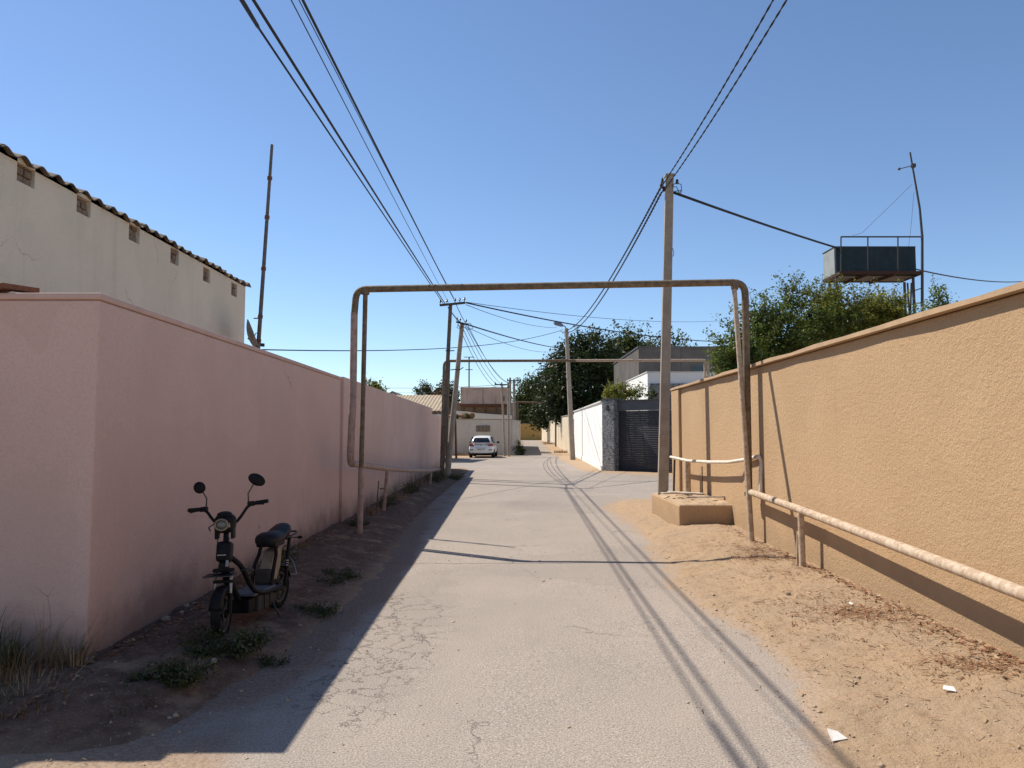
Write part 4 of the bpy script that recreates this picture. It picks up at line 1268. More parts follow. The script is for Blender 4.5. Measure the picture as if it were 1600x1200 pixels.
# expanded-metal deck: crossing rods
dk_ = MB()
for i in range(46):
    x = xa + .03 + (xb_ - xa - .06) * i / 45
    dk_.tube([(x, Yn + .03, zp + .05), (x + .06, Yn + .2, zp + .055), (x, Yn + .36, zp + .05)], .009, 4)
dk_.build('mesh_deck', M['rust'], t)
MB().box((tx0 + .02, Yn + .36, zp - .02), (tx1 - .02, Yf - .05, zp + .028)).build('deck_plate', M['steel'], t)
for px in (1314, 1356, 1403, 1440):
    a, b2 = at(px, 427, Yn), at(px, 370, Yn)
    MB().tube([a, b2], .018, 6).build('rail_post', M['steel'], t)
MB().tube([at(1314, 370, Yn), at(1441, 370, Yn)], .022, 6).build('hand_rail', M['steel'], t)
for (px, Yq) in ((1307, Yn + .3), (1296, Yf), (1413, Yf), (1427, Yn + .3)):
    a = at(px, 442, Yq); a.z = zp - .03
    MB().tube([a, Vector((a.x, a.y, 0))], .04, 8).build('leg', M['steel'], t, smooth='auto')
MB().tube([at(1424, 442, Yf), Vector((at(1424, 442, Yf).x - .3, Yf, 1.5))], .025, 6).build('brace', M['steel'], t)
MB().tube([at(1418, 442, Yf), Vector((at(1418, 442, Yf).x + .1, Yf, 1.5))], .025, 6).build('brace', M['steel'], t)
mp = [Vector((at(1441, 480, Yn).x, Yn - .02, 0)), at(1441, 480, Yn - .02), at(1441, 370, Yn - .02), at(1437, 325, Yn - .02), at(1431, 290, Yn - .02), at(1422, 238, Yn - .02)]
MB().tube(mp, [.045, .04, .035, .03, .027, .022], 8).build('ladder_mast', M['steel'], t, smooth='auto')
for py in (450, 472, 494):
    MB().tube([at(1429, py + 4, Yn + .3), at(1441, py, Yn)], .014, 6).build('rung', M['steel'], t)
MB().tube([at(1405, 264, Yn), at(1429, 258, Yn)], .012, 6).build('antenna_boom', M['steel'], t)
MB().ellipsoid(at(1405, 264, Yn), (.04, .04, .04), 8, 6).build('antenna_tip', M['steel'], t, smooth=True)
MB().box(tuple(at(1427, 259, Yn) - Vector((.05, .05, .05))), tuple(at(1427, 259, Yn) + Vector((.05, .05, .05)))).build('clamp', M['steel'], t)
for pts in ([(1425, 288), (1347, 364), (1332, 368)], [(1428, 300), (1424, 350), (1419, 392)]):
    MB().tube([at(x, y, Yn + .3) for x, y in pts], .0045, 4).build('guy_wire', M['cable'], t)

# ------------------------------------------------------------------ trees
def leaf_cloud(C, size, aspect=.5, tone=None, droop=.3):
    """one pointed leaf (a folded rhombus of two triangles) at each centre in C"""
    n = len(C)
    d = rng.normal(size=(n, 3)); d[:, 2] = d[:, 2] * .7 - droop
    d /= np.linalg.norm(d, axis=1)[:, None]
    u = rng.normal(size=(n, 3)); u[:, 2] += .9
    s = np.cross(d, u); s /= np.linalg.norm(s, axis=1)[:, None] + 1e-9
    nn = np.cross(s, d)
    L = size * rng.uniform(.6, 1.35, n)[:, None]; Wd = L * aspect
    a = C - d * L * .5; t_ = C + d * L * .5
    l = C + s * Wd * .5 + nn * Wd * .14; r = C - s * Wd * .5 + nn * Wd * .14
    V = np.stack([a, l, t_, r], 1).reshape(-1, 3)
    i = np.arange(n)[:, None] * 4
    Fc = np.concatenate([np.concatenate([i, i + 1, i + 2], 1), np.concatenate([i, i + 2, i + 3], 1)])
    return V, Fc, np.repeat(tone if tone is not None else rng.uniform(0, 1, n), 4)


def tree(name, label, base, blobs, nclump, per, size, mat, clump_r=.28, trunk_r=.09, sprigs=0, group=None, cat='tree', sprig_len=.8, hang=.1):
    base = Vector(base)
    t = empty(name, base); tag(t, label, cat, group)
    tb = MB()
    cen = np.mean([b[0] for b in blobs], axis=0) - np.array(base)
    fork = Vector((cen[0] * .35, cen[1] * .35, max(.5, cen[2] * .45)))
    tb.tube([(0, 0, -.15), fork * .5 + Vector((.04, .02, 0)), fork], [trunk_r, trunk_r * .85, trunk_r * .7], 8)
    vol = np.array([b[1][0] * b[1][1] * b[1][2] for b in blobs]) ** .75; vol /= vol.sum()
    Cs, Ts = [], []
    for (bc, br_), f in zip(blobs, vol):
        bc = np.array(bc) - np.array(base); br_ = np.array(br_)
        k = max(3, int(nclump * f))
        dirs = rng.normal(size=(k, 3)); dirs /= np.linalg.norm(dirs, axis=1)[:, None]
        rad = rng.uniform(.25, 1.0, k) ** .55 * rng.uniform(.82, 1.12, k)
        P = bc + dirs * br_ * rad[:, None]
        b0 = Vector(bc)
        mid = fork.lerp(b0, .55) + Vector(rng.normal(size=3) * .12 * float(np.mean(br_)))
        tb.tube([fork, mid, b0], [trunk_r * .55, trunk_r * .4, trunk_r * .25], 6)
        for j in range(k):
            p = Vector(P[j])
            if j % 3 == 0:
                q = b0.lerp(p, .5) + Vector(rng.normal(size=3) * .1 * float(np.mean(br_)))
                tb.tube([b0, q, p], [trunk_r * .2, trunk_r * .13, trunk_r * .05], 5, False)
            m_ = int(per * rng.uniform(.55, 1.4))
            ct = rng.uniform(.0, .65)
            sq = np.array([1, 1, .75]) * clump_r * rng.uniform(.6, 1.3)
            Cs.append(P[j] + rng.normal(size=(m_, 3)) * sq * .6)
            Ts.append(np.clip(ct + rng.uniform(-.25, .4, m_), 0, 1))
    # sprigs: leafy shoots that break the outline
    for j in range(sprigs):
        bc, br_ = blobs[rng.integers(len(blobs))]
        bc = np.array(bc) - np.array(base); br_ = np.array(br_)
        d = rng.normal(size=3); d[2] = abs(d[2]) + .35; d /= np.linalg.norm(d)
        p0 = bc + d * br_ * .85
        dv = d * .6 + rng.normal(size=3) * .35; dv[2] += .45; dv /= np.linalg.norm(dv)
        ln = sprig_len * rng.uniform(.5, 1.3)
        tt = np.linspace(0, 1, 5)
        pts = [p0 + dv * ln * a - np.array([0, 0, hang * ln * a * a]) for a in tt]
        tb.tube([Vector(p) for p in pts], [trunk_r * .12, trunk_r * .1, trunk_r * .08, trunk_r * .05, trunk_r * .03], 4, False)
        m_ = int(18 * ln / size * .12) + 10
        a = rng.uniform(.05, 1.03, m_)[:, None]
        Cs.append(p0 + dv * ln * a - np.array([0, 0, 1]) * hang * ln * a * a + rng.normal(size=(m_, 3)) * size * .75)
        Ts.append(np.clip(.25 + rng.uniform(-.2, .45, m_), 0, 1))
    tb.build('trunk', M['bark'], t, smooth='auto')
    V, Fc, tn = leaf_cloud(np.concatenate(Cs), size, .5, np.concatenate(Ts))
    np_mesh('crown', V, Fc, mat, t, {'tone': tn})
    return t


def B3(px, py, Y, rx, rz, ry=None):
    p = at(px, py, Y)
    return (tuple(p), (rx, ry or rx, rz))


tree('pomegranate_tree', 'leafy green tree overhanging the tan wall behind the concrete pole', (5.8, 17.6, .0),
     [B3(1165, 560, 17.0, .75, .75), B3(1225, 540, 17.4, .8, .85), B3(1190, 515, 17.4, .55, .5), B3(1240, 478, 17.6, .28, .42), B3(1285, 525, 17.8, .8, .75), B3(1150, 590, 17.0, .55, .5)],
     340, 85, .078, M['leaf_green'], .17, .07, 160, 'trees behind the tan wall', sprig_len=.55)
tree('pomegranate_tree', 'yellow-green tree growing under the blue-green tank', (8.4, 18.4, .0),
     [B3(1340, 505, 18.2, .7, .55), B3(1380, 490, 18.4, .55, .5), B3(1305, 500, 18.2, .5, .65), B3(1400, 510, 18.2, .4, .4), B3(1285, 485, 18.4, .3, .5)],
     240, 85, .075, M['leaf_yellow'], .17, .06, 120, 'trees behind the tan wall', sprig_len=.5)
tree('pomegranate_tree', 'slim green shrub right of the tank tower over the tan wall', (9.3, 16.3, .0),
     [B3(1466, 480, 16.3, .26, .30), B3(1455, 492, 16.3, .3, .25), B3(1467, 455, 16.3, .08, .25)], 34, 45, .07, M['leaf_green'], .13, .04, 8, 'trees behind the tan wall', sprig_len=.35)
# big dark tree and its neighbours
tree('mulberry_tree', 'large dense dark tree behind the street lamp', (9.0, 70, .3),
     [B3(915, 590, 70, 3.0, 2.8), B3(880, 610, 70, 2.2, 2.2), B3(925, 550, 70, 2.4, 1.8), B3(955, 600, 72, 2.4, 3.0), B3(895, 565, 70, 1.8, 1.6), B3(935, 640, 70, 3.0, 2.0), B3(880, 640, 71, 1.3, 1.4)],
     430, 60, .34, M['leaf_dark'], .75, .32, 60, 'tall trees at the far end', sprig_len=1.5)
tree('mulberry_tree', 'tall dark tree top rising behind the grey house', (15.5, 78, .3),
     [B3(978, 540, 78, 1.7, 1.8), B3(1010, 555, 80, 1.8, 1.6), B3(960, 570, 78, 1.9, 2.4), B3(1032, 556, 80, 1.3, 1.2), B3(1062, 562, 80, 1.2, 1.1)],
     190, 60, .36, M['leaf_mid'], .75, .25, 40, 'tall trees at the far end', sprig_len=2.3)
tree('mulberry_tree', 'hazy green tree at the end of the lane, left of the dark tree', (3.8, 118, .6),
     [B3(826, 620, 118, 2.4, 2.8), B3(842, 640, 120, 2.6, 3.0), B3(820, 650, 118, 2.0, 2.4), B3(832, 605, 118, 1.6, 1.5)],
     190, 55, .45, M['leaf_mid'], .9, .25, 20, 'tall trees at the far end', sprig_len=1.4)
tree('mulberry_tree', 'dark tree squeezed between the hazy tree and the large dark tree', (6.0, 92, .5),
     [B3(862, 600, 92, 1.9, 2.6), B3(852, 640, 92, 2.0, 2.4), B3(868, 575, 92, 1.2, 1.3)],
     150, 55, .38, M['leaf_dark'], .8, .22, 16, 'tall trees at the far end', sprig_len=1.3)
# plants of the white compound
tree('garden_shrub', 'yellow-green shrub showing above the white wall beside the slate pillar', (5.9, 36, .0),
     [B3(968, 612, 36, .55, .45), B3(955, 618, 36, .35, .3), B3(985, 618, 36, .35, .25)], 60, 45, .11, M['leaf_yellow'], .16, .05, 14, 'shrubs over the compound wall', cat='shrub', sprig_len=.35)
tree('garden_shrub', 'sparse dark shrub in front of the white terrace wall', (6.4, 35.4, .0),
     [B3(996, 616, 35.4, .28, .25)], 14, 30, .10, M['leaf_green'], .13, .04, 8, 'shrubs over the compound wall', cat='shrub', sprig_len=.4)
tree('garden_shrub', 'small green shrub under the slate band of the terrace', (7.3, 36.2, .0),
     [B3(1018, 618, 36.2, .28, .2)], 14, 35, .10, M['leaf_mid'], .13, .04, 5, 'shrubs over the compound wall', cat='shrub', sprig_len=.3)
# distant trees on the left
tree('distant_tree', 'small yellow-green tree top peeping over the pink wall', (-9.2, 52, 0),
     [B3(578, 608, 52, .6, .5), B3(590, 612, 52, .5, .4)], 40, 45, .2, M['leaf_yellow'], .3, .1, 8, 'distant trees on the left', sprig_len=.6)
tree('distant_tree', 'dark tree beside the distant red gable', (-9.9, 82, 0),
     [B3(661, 612, 82, 1.0, .7)], 24, 45, .25, M['leaf_dark'], .4, .12, 6, 'distant trees on the left', sprig_len=.7)
tree('distant_tree', 'dark tree just left of the pink tank', (-6.9, 74, 0),
     [B3(706, 620, 74, .75, 1.3), B3(693, 612, 74, .5, .8)], 40, 45, .25, M['leaf_dark'], .45, .12, 8, 'distant trees on the left', sprig_len=.7)
# green growth at the alley corner
tree('corner_bush', 'dark green bush at the alley corner under the T-topped pole', (.85, 54.5, 0),
     [B3(806, 698, 54.5, .45, .55), B3(812, 704, 54, .5, .35), B3(800, 702, 55, .4, .4)], 60, 45, .11, M['leaf_mid'], .16, .05, 8, cat='bush', sprig_len=.35)

# ------------------------------------------------------------------ weeds and litter
def blades(n, r, h, w, lean=.6, seg=3):
    """grass blades rooted in a disc of radius r"""
    Vs, Fs, T = [], [], []
    for i in range(n):
        a = rng.uniform(0, 2 * math.pi); rr = r * math.sqrt(rng.uniform(0, 1))
        p = np.array([rr * math.cos(a), rr * math.sin(a), 0.])
        d = np.array([math.cos(a), math.sin(a), 0]) * lean * rng.uniform(.2, 1.2) + rng.normal(size=3) * .25
        hh = h * rng.uniform(.4, 1.2)
        s = np.cross(d + np.array([0, 0, .01]), [0, 0, 1]); s /= np.linalg.norm(s) + 1e-9
        b0 = len(Vs)
        for k in range(seg + 1):
            u = k / seg
            c_ = p + np.array([0, 0, 1]) * hh * (u - .25 * u * u) + d * hh * u * u * .8
            ww = w * (1 - u * .92) * .5
            Vs += [c_ - s * ww, c_ + s * ww]
        tn = rng.uniform(0, 1)
        T += [tn] * (2 * (seg + 1))
        for k in range(seg):
            q = b0 + 2 * k
            Fs.append([q, q + 1, q + 3, q + 2])
    return np.array(Vs), np.array(Fs), np.array(T)


def grass_clump(label, x, y, n, r, h, mat, lean=.6, w=.008, name='grass_tuft', group='weeds along the walls'):
    V, Fq, T = blades(n, r, h, w, lean)
    V[:, 2] += ground_z(V[:, 0] * .9 + x, V[:, 1] * .9 + y) - .015
    V[:, 0] += x; V[:, 1] += y
    o = np_mesh(name, V - np.array([x, y, 0]), Fq, mat, None, {'tone': T})
    o.location = (x, y, 0)
    return tag(o, label, 'weed', group)


def leafy_weed(label, x, y, rx, ry, h, n, mat, size=.03, stems=14):
    t = empty('leafy_weed', (x, y, gz(x, y))); tag(t, label, 'weed', 'weeds along the walls')
    sb = MB(); C = []
    for i in range(stems):
        a = rng.uniform(0, 2 * math.pi); r = math.sqrt(rng.uniform(.02, 1))
        e = Vector((rx * r * math.cos(a), ry * r * math.sin(a), h * rng.uniform(.35, 1.1) * (1 - .55 * r * r)))
        b0 = Vector((e.x * .35, e.y * .35, -.02)); mid = b0.lerp(e, .5) + Vector((0, 0, h * .1))
        sb.tube([b0, mid, e], [.005, .004, .002], 4, False)
        m_ = n // stems
        tt = rng.uniform(.15, 1.05, m_)[:, None]
        Pm = (1 - tt) ** 2 * np.array(b0) + 2 * tt * (1 - tt) * np.array(mid) + tt * tt * np.array(e)
        C.append(Pm + rng.normal(size=(m_, 3)) * np.array([size, size, size * .7]) * 1.2)
    C = np.concatenate(C); C[:, 2] = np.abs(C[:, 2]) * 1.0
    sb.build('stems', M['weed'], t)
    V, Fc, tn = leaf_cloud(C, size, .42)
    np_mesh('leaves', V, Fc, mat, t, {'tone': tn})
    return t


leafy_weed('dark leafy weed growing round the front wheel of the scooter', -2.02, 5.28, .40, .26, .20, 2600, M['weed'])
leafy_weed('low dark weed mat in front of the pink wall corner', -2.05, 4.62, .34, .18, .12, 2200, M['weed'], .026)
leafy_weed('small sprawling weed right of the scooter front wheel', -1.66, 5.22, .20, .08, .07, 420, M['weed'], .024, 9)
leafy_weed('low weed patch right of the scooter rear wheel', -1.72, 6.55, .26, .22, .08, 900, M['weed'], .026, 10)
leafy_weed('flat weed patch on the dirt verge before the arch leg', -1.9, 8.0, .28, .45, .08, 1300, M['weed'], .028, 12)
leafy_weed('weed clump at the wall foot behind the scooter', -2.6, 8.3, .16, .5, .20, 1300, M['weed'], .03, 12)
leafy_weed('weed clump at the foot of the left arch leg', -2.45, 11.9, .2, .35, .16, 650, M['weed'], .032, 12)
leafy_weed('weed clump under the low pink pipe', -2.55, 15.0, .2, .7, .20, 800, M['weed'], .04, 14)
leafy_weed('weed clump farther along under the low pink pipe', -2.55, 18.5, .2, .9, .24, 800, M['weed'], .045, 14)
leafy_weed('bushy weed at the feet of the left utility poles', -2.35, 23.3, .35, .7, .35, 900, M['weed'], .06, 14)
leafy_weed('weeds on the verge right of the left utility poles', -1.95, 25.5, .35, .8, .22, 700, M['weed'], .06, 12)
grass_clump('dense grass against the pink front wall at the left edge', -3.35, 4.72, 420, .28, .34, M['weed'], .5, .009)
grass_clump('dry grass tuft beside the pale stone at the left', -3.05, 4.62, 230, .22, .22, M['dry'], .7)
grass_clump('straggly dry tuft at the very corner of the pink wall', -2.80, 4.80, 120, .12, .24, M['dry'], .7)
grass_clump('tall thin dry stalks against the pink front wall', -3.02, 4.86, 26, .07, .48, M['dry'], .5, .006)
grass_clump('dry grass spreading low in the left foreground', -2.75, 4.25, 180, .30, .12, M['dry'], 1.2, .006)
grass_clump('thin tuft at the lower left edge of the picture', -2.9, 4.05, 120, .2, .16, M['weed'], .9, .006)
grass_clump('thin dry grass below the low weed mat', -2.2, 4.3, 110, .14, .08, M['weed'], 1.2, .005)
grass_clump('dry stalks at the wall foot just behind the scooter', -2.66, 7.4, 60, .14, .28, M['dry'], .7, .006)
grass_clump('dry stalks at the wall foot before the arch leg', -2.72, 9.6, 70, .16, .26, M['dry'], .7, .006)
grass_clump('dry stalks by the prop of the low pink pipe', -2.62, 13.6, 70, .2, .3, M['dry'], .7, .008)
grass_clump('dry stalks below the middle of the low pink pipe', -2.6, 16.8, 70, .25, .4, M['dry'], .6, .009)
grass_clump('tall dry stalks near the end of the low pink pipe', -2.6, 20.6, 80, .3, .45, M['dry'], .6, .011)
grass_clump('yellowed grass strip at the foot of the off-white yard wall', -3.4, 52.9, 260, .8, .3, M['dry'], .5, .03)
grass_clump('grass at the foot of the beige wall on the right', 4.0, 60, 240, .6, .3, M['dry'], .5, .03)
grass_clump('grass at the foot of the farthest cream wall', 4.2, 84, 200, .7, .35, M['dry'], .5, .04)


def litter(name, label, spots, n, size, mat, zoff=.006, aspect=.12, cat='litter'):
    C = []
    for (x, y, rx, ry, f) in spots:
        k = int(n * f)
        C.append(np.stack([rng.normal(x, rx, k), rng.normal(y, ry, k)], 1))
    C = np.concatenate(C)
    keep_ = (C[:, 0] < np.array([XR(v) for v in C[:, 1]]) - .02) & (C[:, 0] > np.array([XL(v) for v in C[:, 1]]) + .02)
    C = C[keep_]; k = len(C)
    z = ground_z(C[:, 0], C[:, 1]); z = np.maximum(z, base_z(C[:, 1])) + zoff + rng.uniform(0, .012, k)
    P = np.column_stack([C, z])
    a = rng.uniform(0, 2 * math.pi, k); L = size * rng.uniform(.4, 1.5, k)
    d = np.stack([np.cos(a), np.sin(a), rng.normal(0, .18, k)], 1); s = np.stack([-np.sin(a), np.cos(a), rng.normal(0, .3, k)], 1)
    w = (L * aspect * rng.uniform(.5, 1.6, k))[:, None]
    L = L[:, None]
    V = np.stack([P - d * L / 2 - s * w / 2, P + d * L / 2 - s * w * .2, P + d * L / 2 + s * w * .2, P - d * L / 2 + s * w / 2], 1).reshape(-1, 3)
    Fq = np.arange(4 * k).reshape(-1, 4)
    o = np_mesh(name, V, Fq, mat, None, {'tone': np.repeat(rng.uniform(0, 1, k), 4)})
    return tag(o, label, cat, kind='stuff')


litter('fallen_needles', 'reddish dry needles and twigs scattered on the dirt below the tan wall',
       [(3.15, 9.6, .20, .22, .16), (3.0, 9.1, .22, .12, .14), (2.9, 10.2, .25, .3, .05), (3.05, 8.2, .3, .25, .06), (2.95, 6.35, .20, .16, .20), (2.75, 6.9, .3, .25, .08), (2.55, 6.0, .5, .5, .08),
        (3.2, 5.9, .15, .5, .06), (3.05, 4.95, .18, .10, .12), (2.6, 5.0, .6, .6, .06)], 3800, .050, M['litter'])
litter('straw_litter', 'pale dry straw bits on the verges', [(2.8, 7.0, .5, 2.4, .72), (-2.2, 5.6, .4, 1.5, .16), (-2.4, 9, .3, 2.5, .12)], 5200, .020, M['dry'], aspect=.2)

litter('drifted_leaves', 'drifted dry leaves and straw caught along the foot of the walls', [(3.38, 7.5, .05, 2.6, .45), (3.3, 5.2, .08, .8, .15), (-2.66, 8, .06, 3.5, .4)], 2600, .032, M['litter'], aspect=.45)

# pebbles, scattered as one mass
k = 3800
Xp = np.concatenate([rng.uniform(1.6, 3.5, 2300), rng.uniform(-3.6, -1.3, 1100), rng.uniform(-1.3, 1.8, 400)])
Yp = np.concatenate([2.8 + 12 * rng.uniform(0, 1, 2300) ** 1.6, 3.0 + 9 * rng.uniform(0, 1, 1100) ** 1.4, 2.8 + 9 * rng.uniform(0, 1, 400)])
ok_ = (Xp < 3.45 + .0157 * (Yp - 5) - .03) & ((Xp > -2.79 - .013 * (Yp - 4.93) + .03) | (Yp < 4.9))
Xp, Yp = Xp[ok_], Yp[ok_]; k = len(Xp)
Zp = np.maximum(ground_z(Xp, Yp), base_z(Yp))
sz = .003 + .010 * rng.uniform(0, 1, k) ** 3 + .016 * rng.uniform(0, 1, k) ** 22
O8 = np.array([[1, 0, 0], [-1, 0, 0], [0, 1, 0], [0, -1, 0], [0, 0, .7], [0, 0, -.7]])
V = (O8[None] * sz[:, None, None] * rng.uniform(.6, 1.3, (k, 6, 1)) + np.stack([Xp, Yp, Zp], 1)[:, None]).reshape(-1, 3)
T8 = np.array([[0, 2, 4], [2, 1, 4], [1, 3, 4], [3, 0, 4], [2, 0, 5], [1, 2, 5], [3, 1, 5], [0, 3, 5]])
Fp = (T8[None] + 6 * np.arange(k)[:, None, None]).reshape(-1, 3)
tag(np_mesh('pebbles', V, Fp, M['grit'], None), 'small pebbles strewn over the dirt verges', 'pebbles', kind='stuff')


def stone(label, x, y, r, mat='rock', squash=.7, name='stone', cat='stone', group='loose stones on the verge'):
    c_ = MB().ellipsoid((0, 0, 0), (r, r * .85, r * squash), 9, 6)
    c_.v = [tuple(np.array(v) * (1 + .16 * math.sin(v[0] * 9 / r + v[2] * 7 / r + x * 10))) for v in c_.v]
    o = c_.build(name, M[mat]); o.location = (x, y, gz(x, y) + r * squash * .55); o.rotation_euler = (.2, .3, x * 7)
    return tag(o, label, cat, group)


stone('rounded pale stone in the dry grass at the left', -3.02, 4.38, .034)
stone('pale stone lying before the scooter front wheel weed', -1.98, 5.0, .024)
stone('broken mortar lump at the foot of the pink wall corner', -2.72, 4.86, .035, squash=.45)
stone('broken mortar lump along the pink wall foot behind the scooter wheel', -2.72, 5.9, .04, squash=.5)
stone('second mortar lump along the pink wall foot', -2.74, 6.3, .03, squash=.6)
stone('pale chip of plaster near the needles by the tan wall', 2.62, 7.1, .025)


def scrap(label, x, y, pts, rz, name='paper_scrap'):
    top = [(p[0], p[1], p[2]) for p in pts]
    n = len(pts)
    mb = MB().add([(a, b_, c_ + .002) for a, b_, c_ in top] + [(a, b_, c_) for a, b_, c_ in top],
                  [tuple(range(n)), tuple(reversed(range(n, 2 * n)))] + [(i, n + i, n + (i + 1) % n, (i + 1) % n) for i in range(n)])
    o = mb.build(name, M['paper']); o.location = (x, y, gz(x, y) + .012); o.rotation_euler = (.05, .05, rz)
    return tag(o, label, 'paper', 'paper scraps on the dirt')


scrap('larger folded white paper scrap on the dirt near the road edge', 1.70, 3.98, [(-.055, -.035, 0), (.05, -.03, .004), (.03, .03, .02), (-.02, .045, .03)], .3)
scrap('smaller white paper scrap on the dirt near the tan wall', 2.62, 4.52, [(-.035, -.02, 0), (.035, -.02, .0), (.02, .02, .012), (-.03, .018, .01)], -.5)
scrap('white paper bit among the red needles', 3.0, 6.62, [(-.03, -.015, 0), (.03, -.01, .006), (.02, .018, .014), (-.02, .02, .008)], .9)

# ------------------------------------------------------------------ electric scooter (local x forward, y left, z up; origin under the rear wheel)
sc_front, sc_rear = Vector((-2.17, 5.62)), Vector((-2.05, 6.56))
hd = sc_front - sc_rear
WB = 1.10
t = empty('electric_scooter', (sc_rear.x, sc_rear.y, gz(sc_rear.x, sc_rear.y) + .0))
t.rotation_euler = (R(2.0), 0, math.atan2(hd.y, hd.x))
t.scale = (.90, .90, .90)
tag(t, 'dusty black electric scooter with two mirrors parked against the pink wall', 'scooter')


def wheel(x, name='wheel'):
    w = MB().lathe([(.02, -.05), (.035, -.045), (.035, .045), (.02, .05)], (x, 0, .2), (0, 1, 0), 16).build(name, M['black_plastic'], t, smooth='auto')
    tyre = [(.145, -.028), (.165, -.040), (.188, -.034), (.199, -.012), (.199, .012), (.188, .034), (.165, .040), (.145, .028), (.145, -.028)]
    MB().lathe(tyre, (x, 0, .2), (0, 1, 0), 40).build('tyre', M['black_rubber'], w, smooth='auto')
    tread = MB()
    for i in range(40):
        a = 2 * math.pi * i / 40
        r0, r1 = .197, .204
        sgn = 1 if i % 2 else -1
        da = .05
        p = lambda r, th, y: (x + r * math.cos(th), y, .2 + r * math.sin(th))
        tread.add([p(r0, a, sgn * .004), p(r0, a + da, sgn * .026), p(r0, a + da + .05, sgn * .026), p(r0, a + .05, sgn * .004),
                   p(r1, a, sgn * .004), p(r1, a + da, sgn * .026), p(r1, a + da + .05, sgn * .026), p(r1, a + .05, sgn * .004)],
                  [(4, 5, 6, 7), (0, 1, 5, 4), (1, 2, 6, 5), (2, 3, 7, 6), (3, 0, 4, 7)])
    tread.build('tread', M['black_rubber'], w)
    MB().lathe([(.128, -.022), (.146, -.026), (.150, -.022), (.150, .022), (.146, .026), (.128, .022), (.128, -.022)], (x, 0, .2), (0, 1, 0), 36).build('rim', M['dull_rim'], w, smooth='auto')
    for i in range(6):
        a = 2 * math.pi * i / 6 + .3
        for s in (-1, 1):
            MB().bar((x + .03 * math.cos(a), s * .012, .2 + .03 * math.sin(a)), (x + .132 * math.cos(a + .12), s * .012, .2 + .132 * math.sin(a + .12)), .018, .01, (0, 1, 0)).build('spoke', M['dull_rim'], w)
    MB().lathe([(.0, .024), (.062, .026), (.062, .030), (.0, .031)], (x, 0, .2), (0, 1, 0), 20).build('brake_disc', M['dull_rim'], w, smooth='auto')
    return w


wheel(0.0)


def fender(x, a0, a1, r=.222, w=.052):
    vs, fs = [], []
    n = 14
    for i in range(n + 1):
        a = R(lerp(a0, a1, i / n))
        for (rr, y) in ((r - .025, -w), (r, -w * .75), (r + .008, 0), (r, w * .75), (r - .025, w)):
            vs.append((x + rr * math.cos(a), y, .2 + rr * math.sin(a)))
    for i in range(n):
        for j in range(4):
            q = 5 * i + j
            fs.append((q, q + 1, q + 6, q + 5))
    o = MB().add(vs, fs).build('fender', M['black_plastic'], t, smooth=True)
    md = o.modifiers.new('thick', 'SOLIDIFY'); md.thickness = .005
    return o


fender(0, 5, 165)
fixed = set(t.children)
wheel(WB); fender(WB, 20, 150)
# fork, steering head
for s in (-1, 1):
    MB().tube([(WB, s * .062, .2), (WB - .035, s * .062, .36)], .019, 10).build('fork_slider', M['black_plastic'], t, smooth='auto')
    MB().tube([(WB - .033, s * .062, .35), (WB - .075, s * .062, .545)], .014, 10).build('fork_tube', M['alloy'], t, smooth='auto')
MB().bar((WB - .07, -.085, .545), (WB - .07, .085, .545), .05, .03).build('fork_crown', M['black_plastic'], t, bevel=.006)
MB().bar((WB - .055, -.08, .455), (WB - .055, .08, .455), .035, .025).build('fork_brace', M['black_plastic'], t, bevel=.005)
MB().tube([(WB - .07, 0, .53), (WB - .165, 0, .90)], .022, 10).build('steering_column', M['black_plastic'], t, smooth='auto')
MB().bar((WB - .085, 0, .61), (WB - .125, 0, .775), .125, .115, (1, 0, 0)).build('column_cover', M['black_plastic'], t, bevel=.03, seg=3)
MB().box((WB - .02, -.035, .675), (WB - .012, .035, .683)).build('cover_trim', M['alloy'], t)
MB().bar((WB - .06, -.028, .575), (WB - .06, .028, .575), .05, .08).build('horn', M['black_plastic'], t, bevel=.01)
MB().bar((WB - .02, .04, .58), (WB - .035, .04, .63), .016, .03).build('reflector', M['alloy'], t)
# front carrier plate
MB().box((WB - .07, -.12, .512), (WB + .07, .10, .524)).build('front_carrier', M['black_plastic'], t, bevel=.004)
MB().tube([(WB - .06, -.12, .518), (WB + .08, -.12, .518), (WB + .08, .10, .518), (WB - .06, .10, .518)], .007, 6).build('carrier_rim', M['steel'], t)
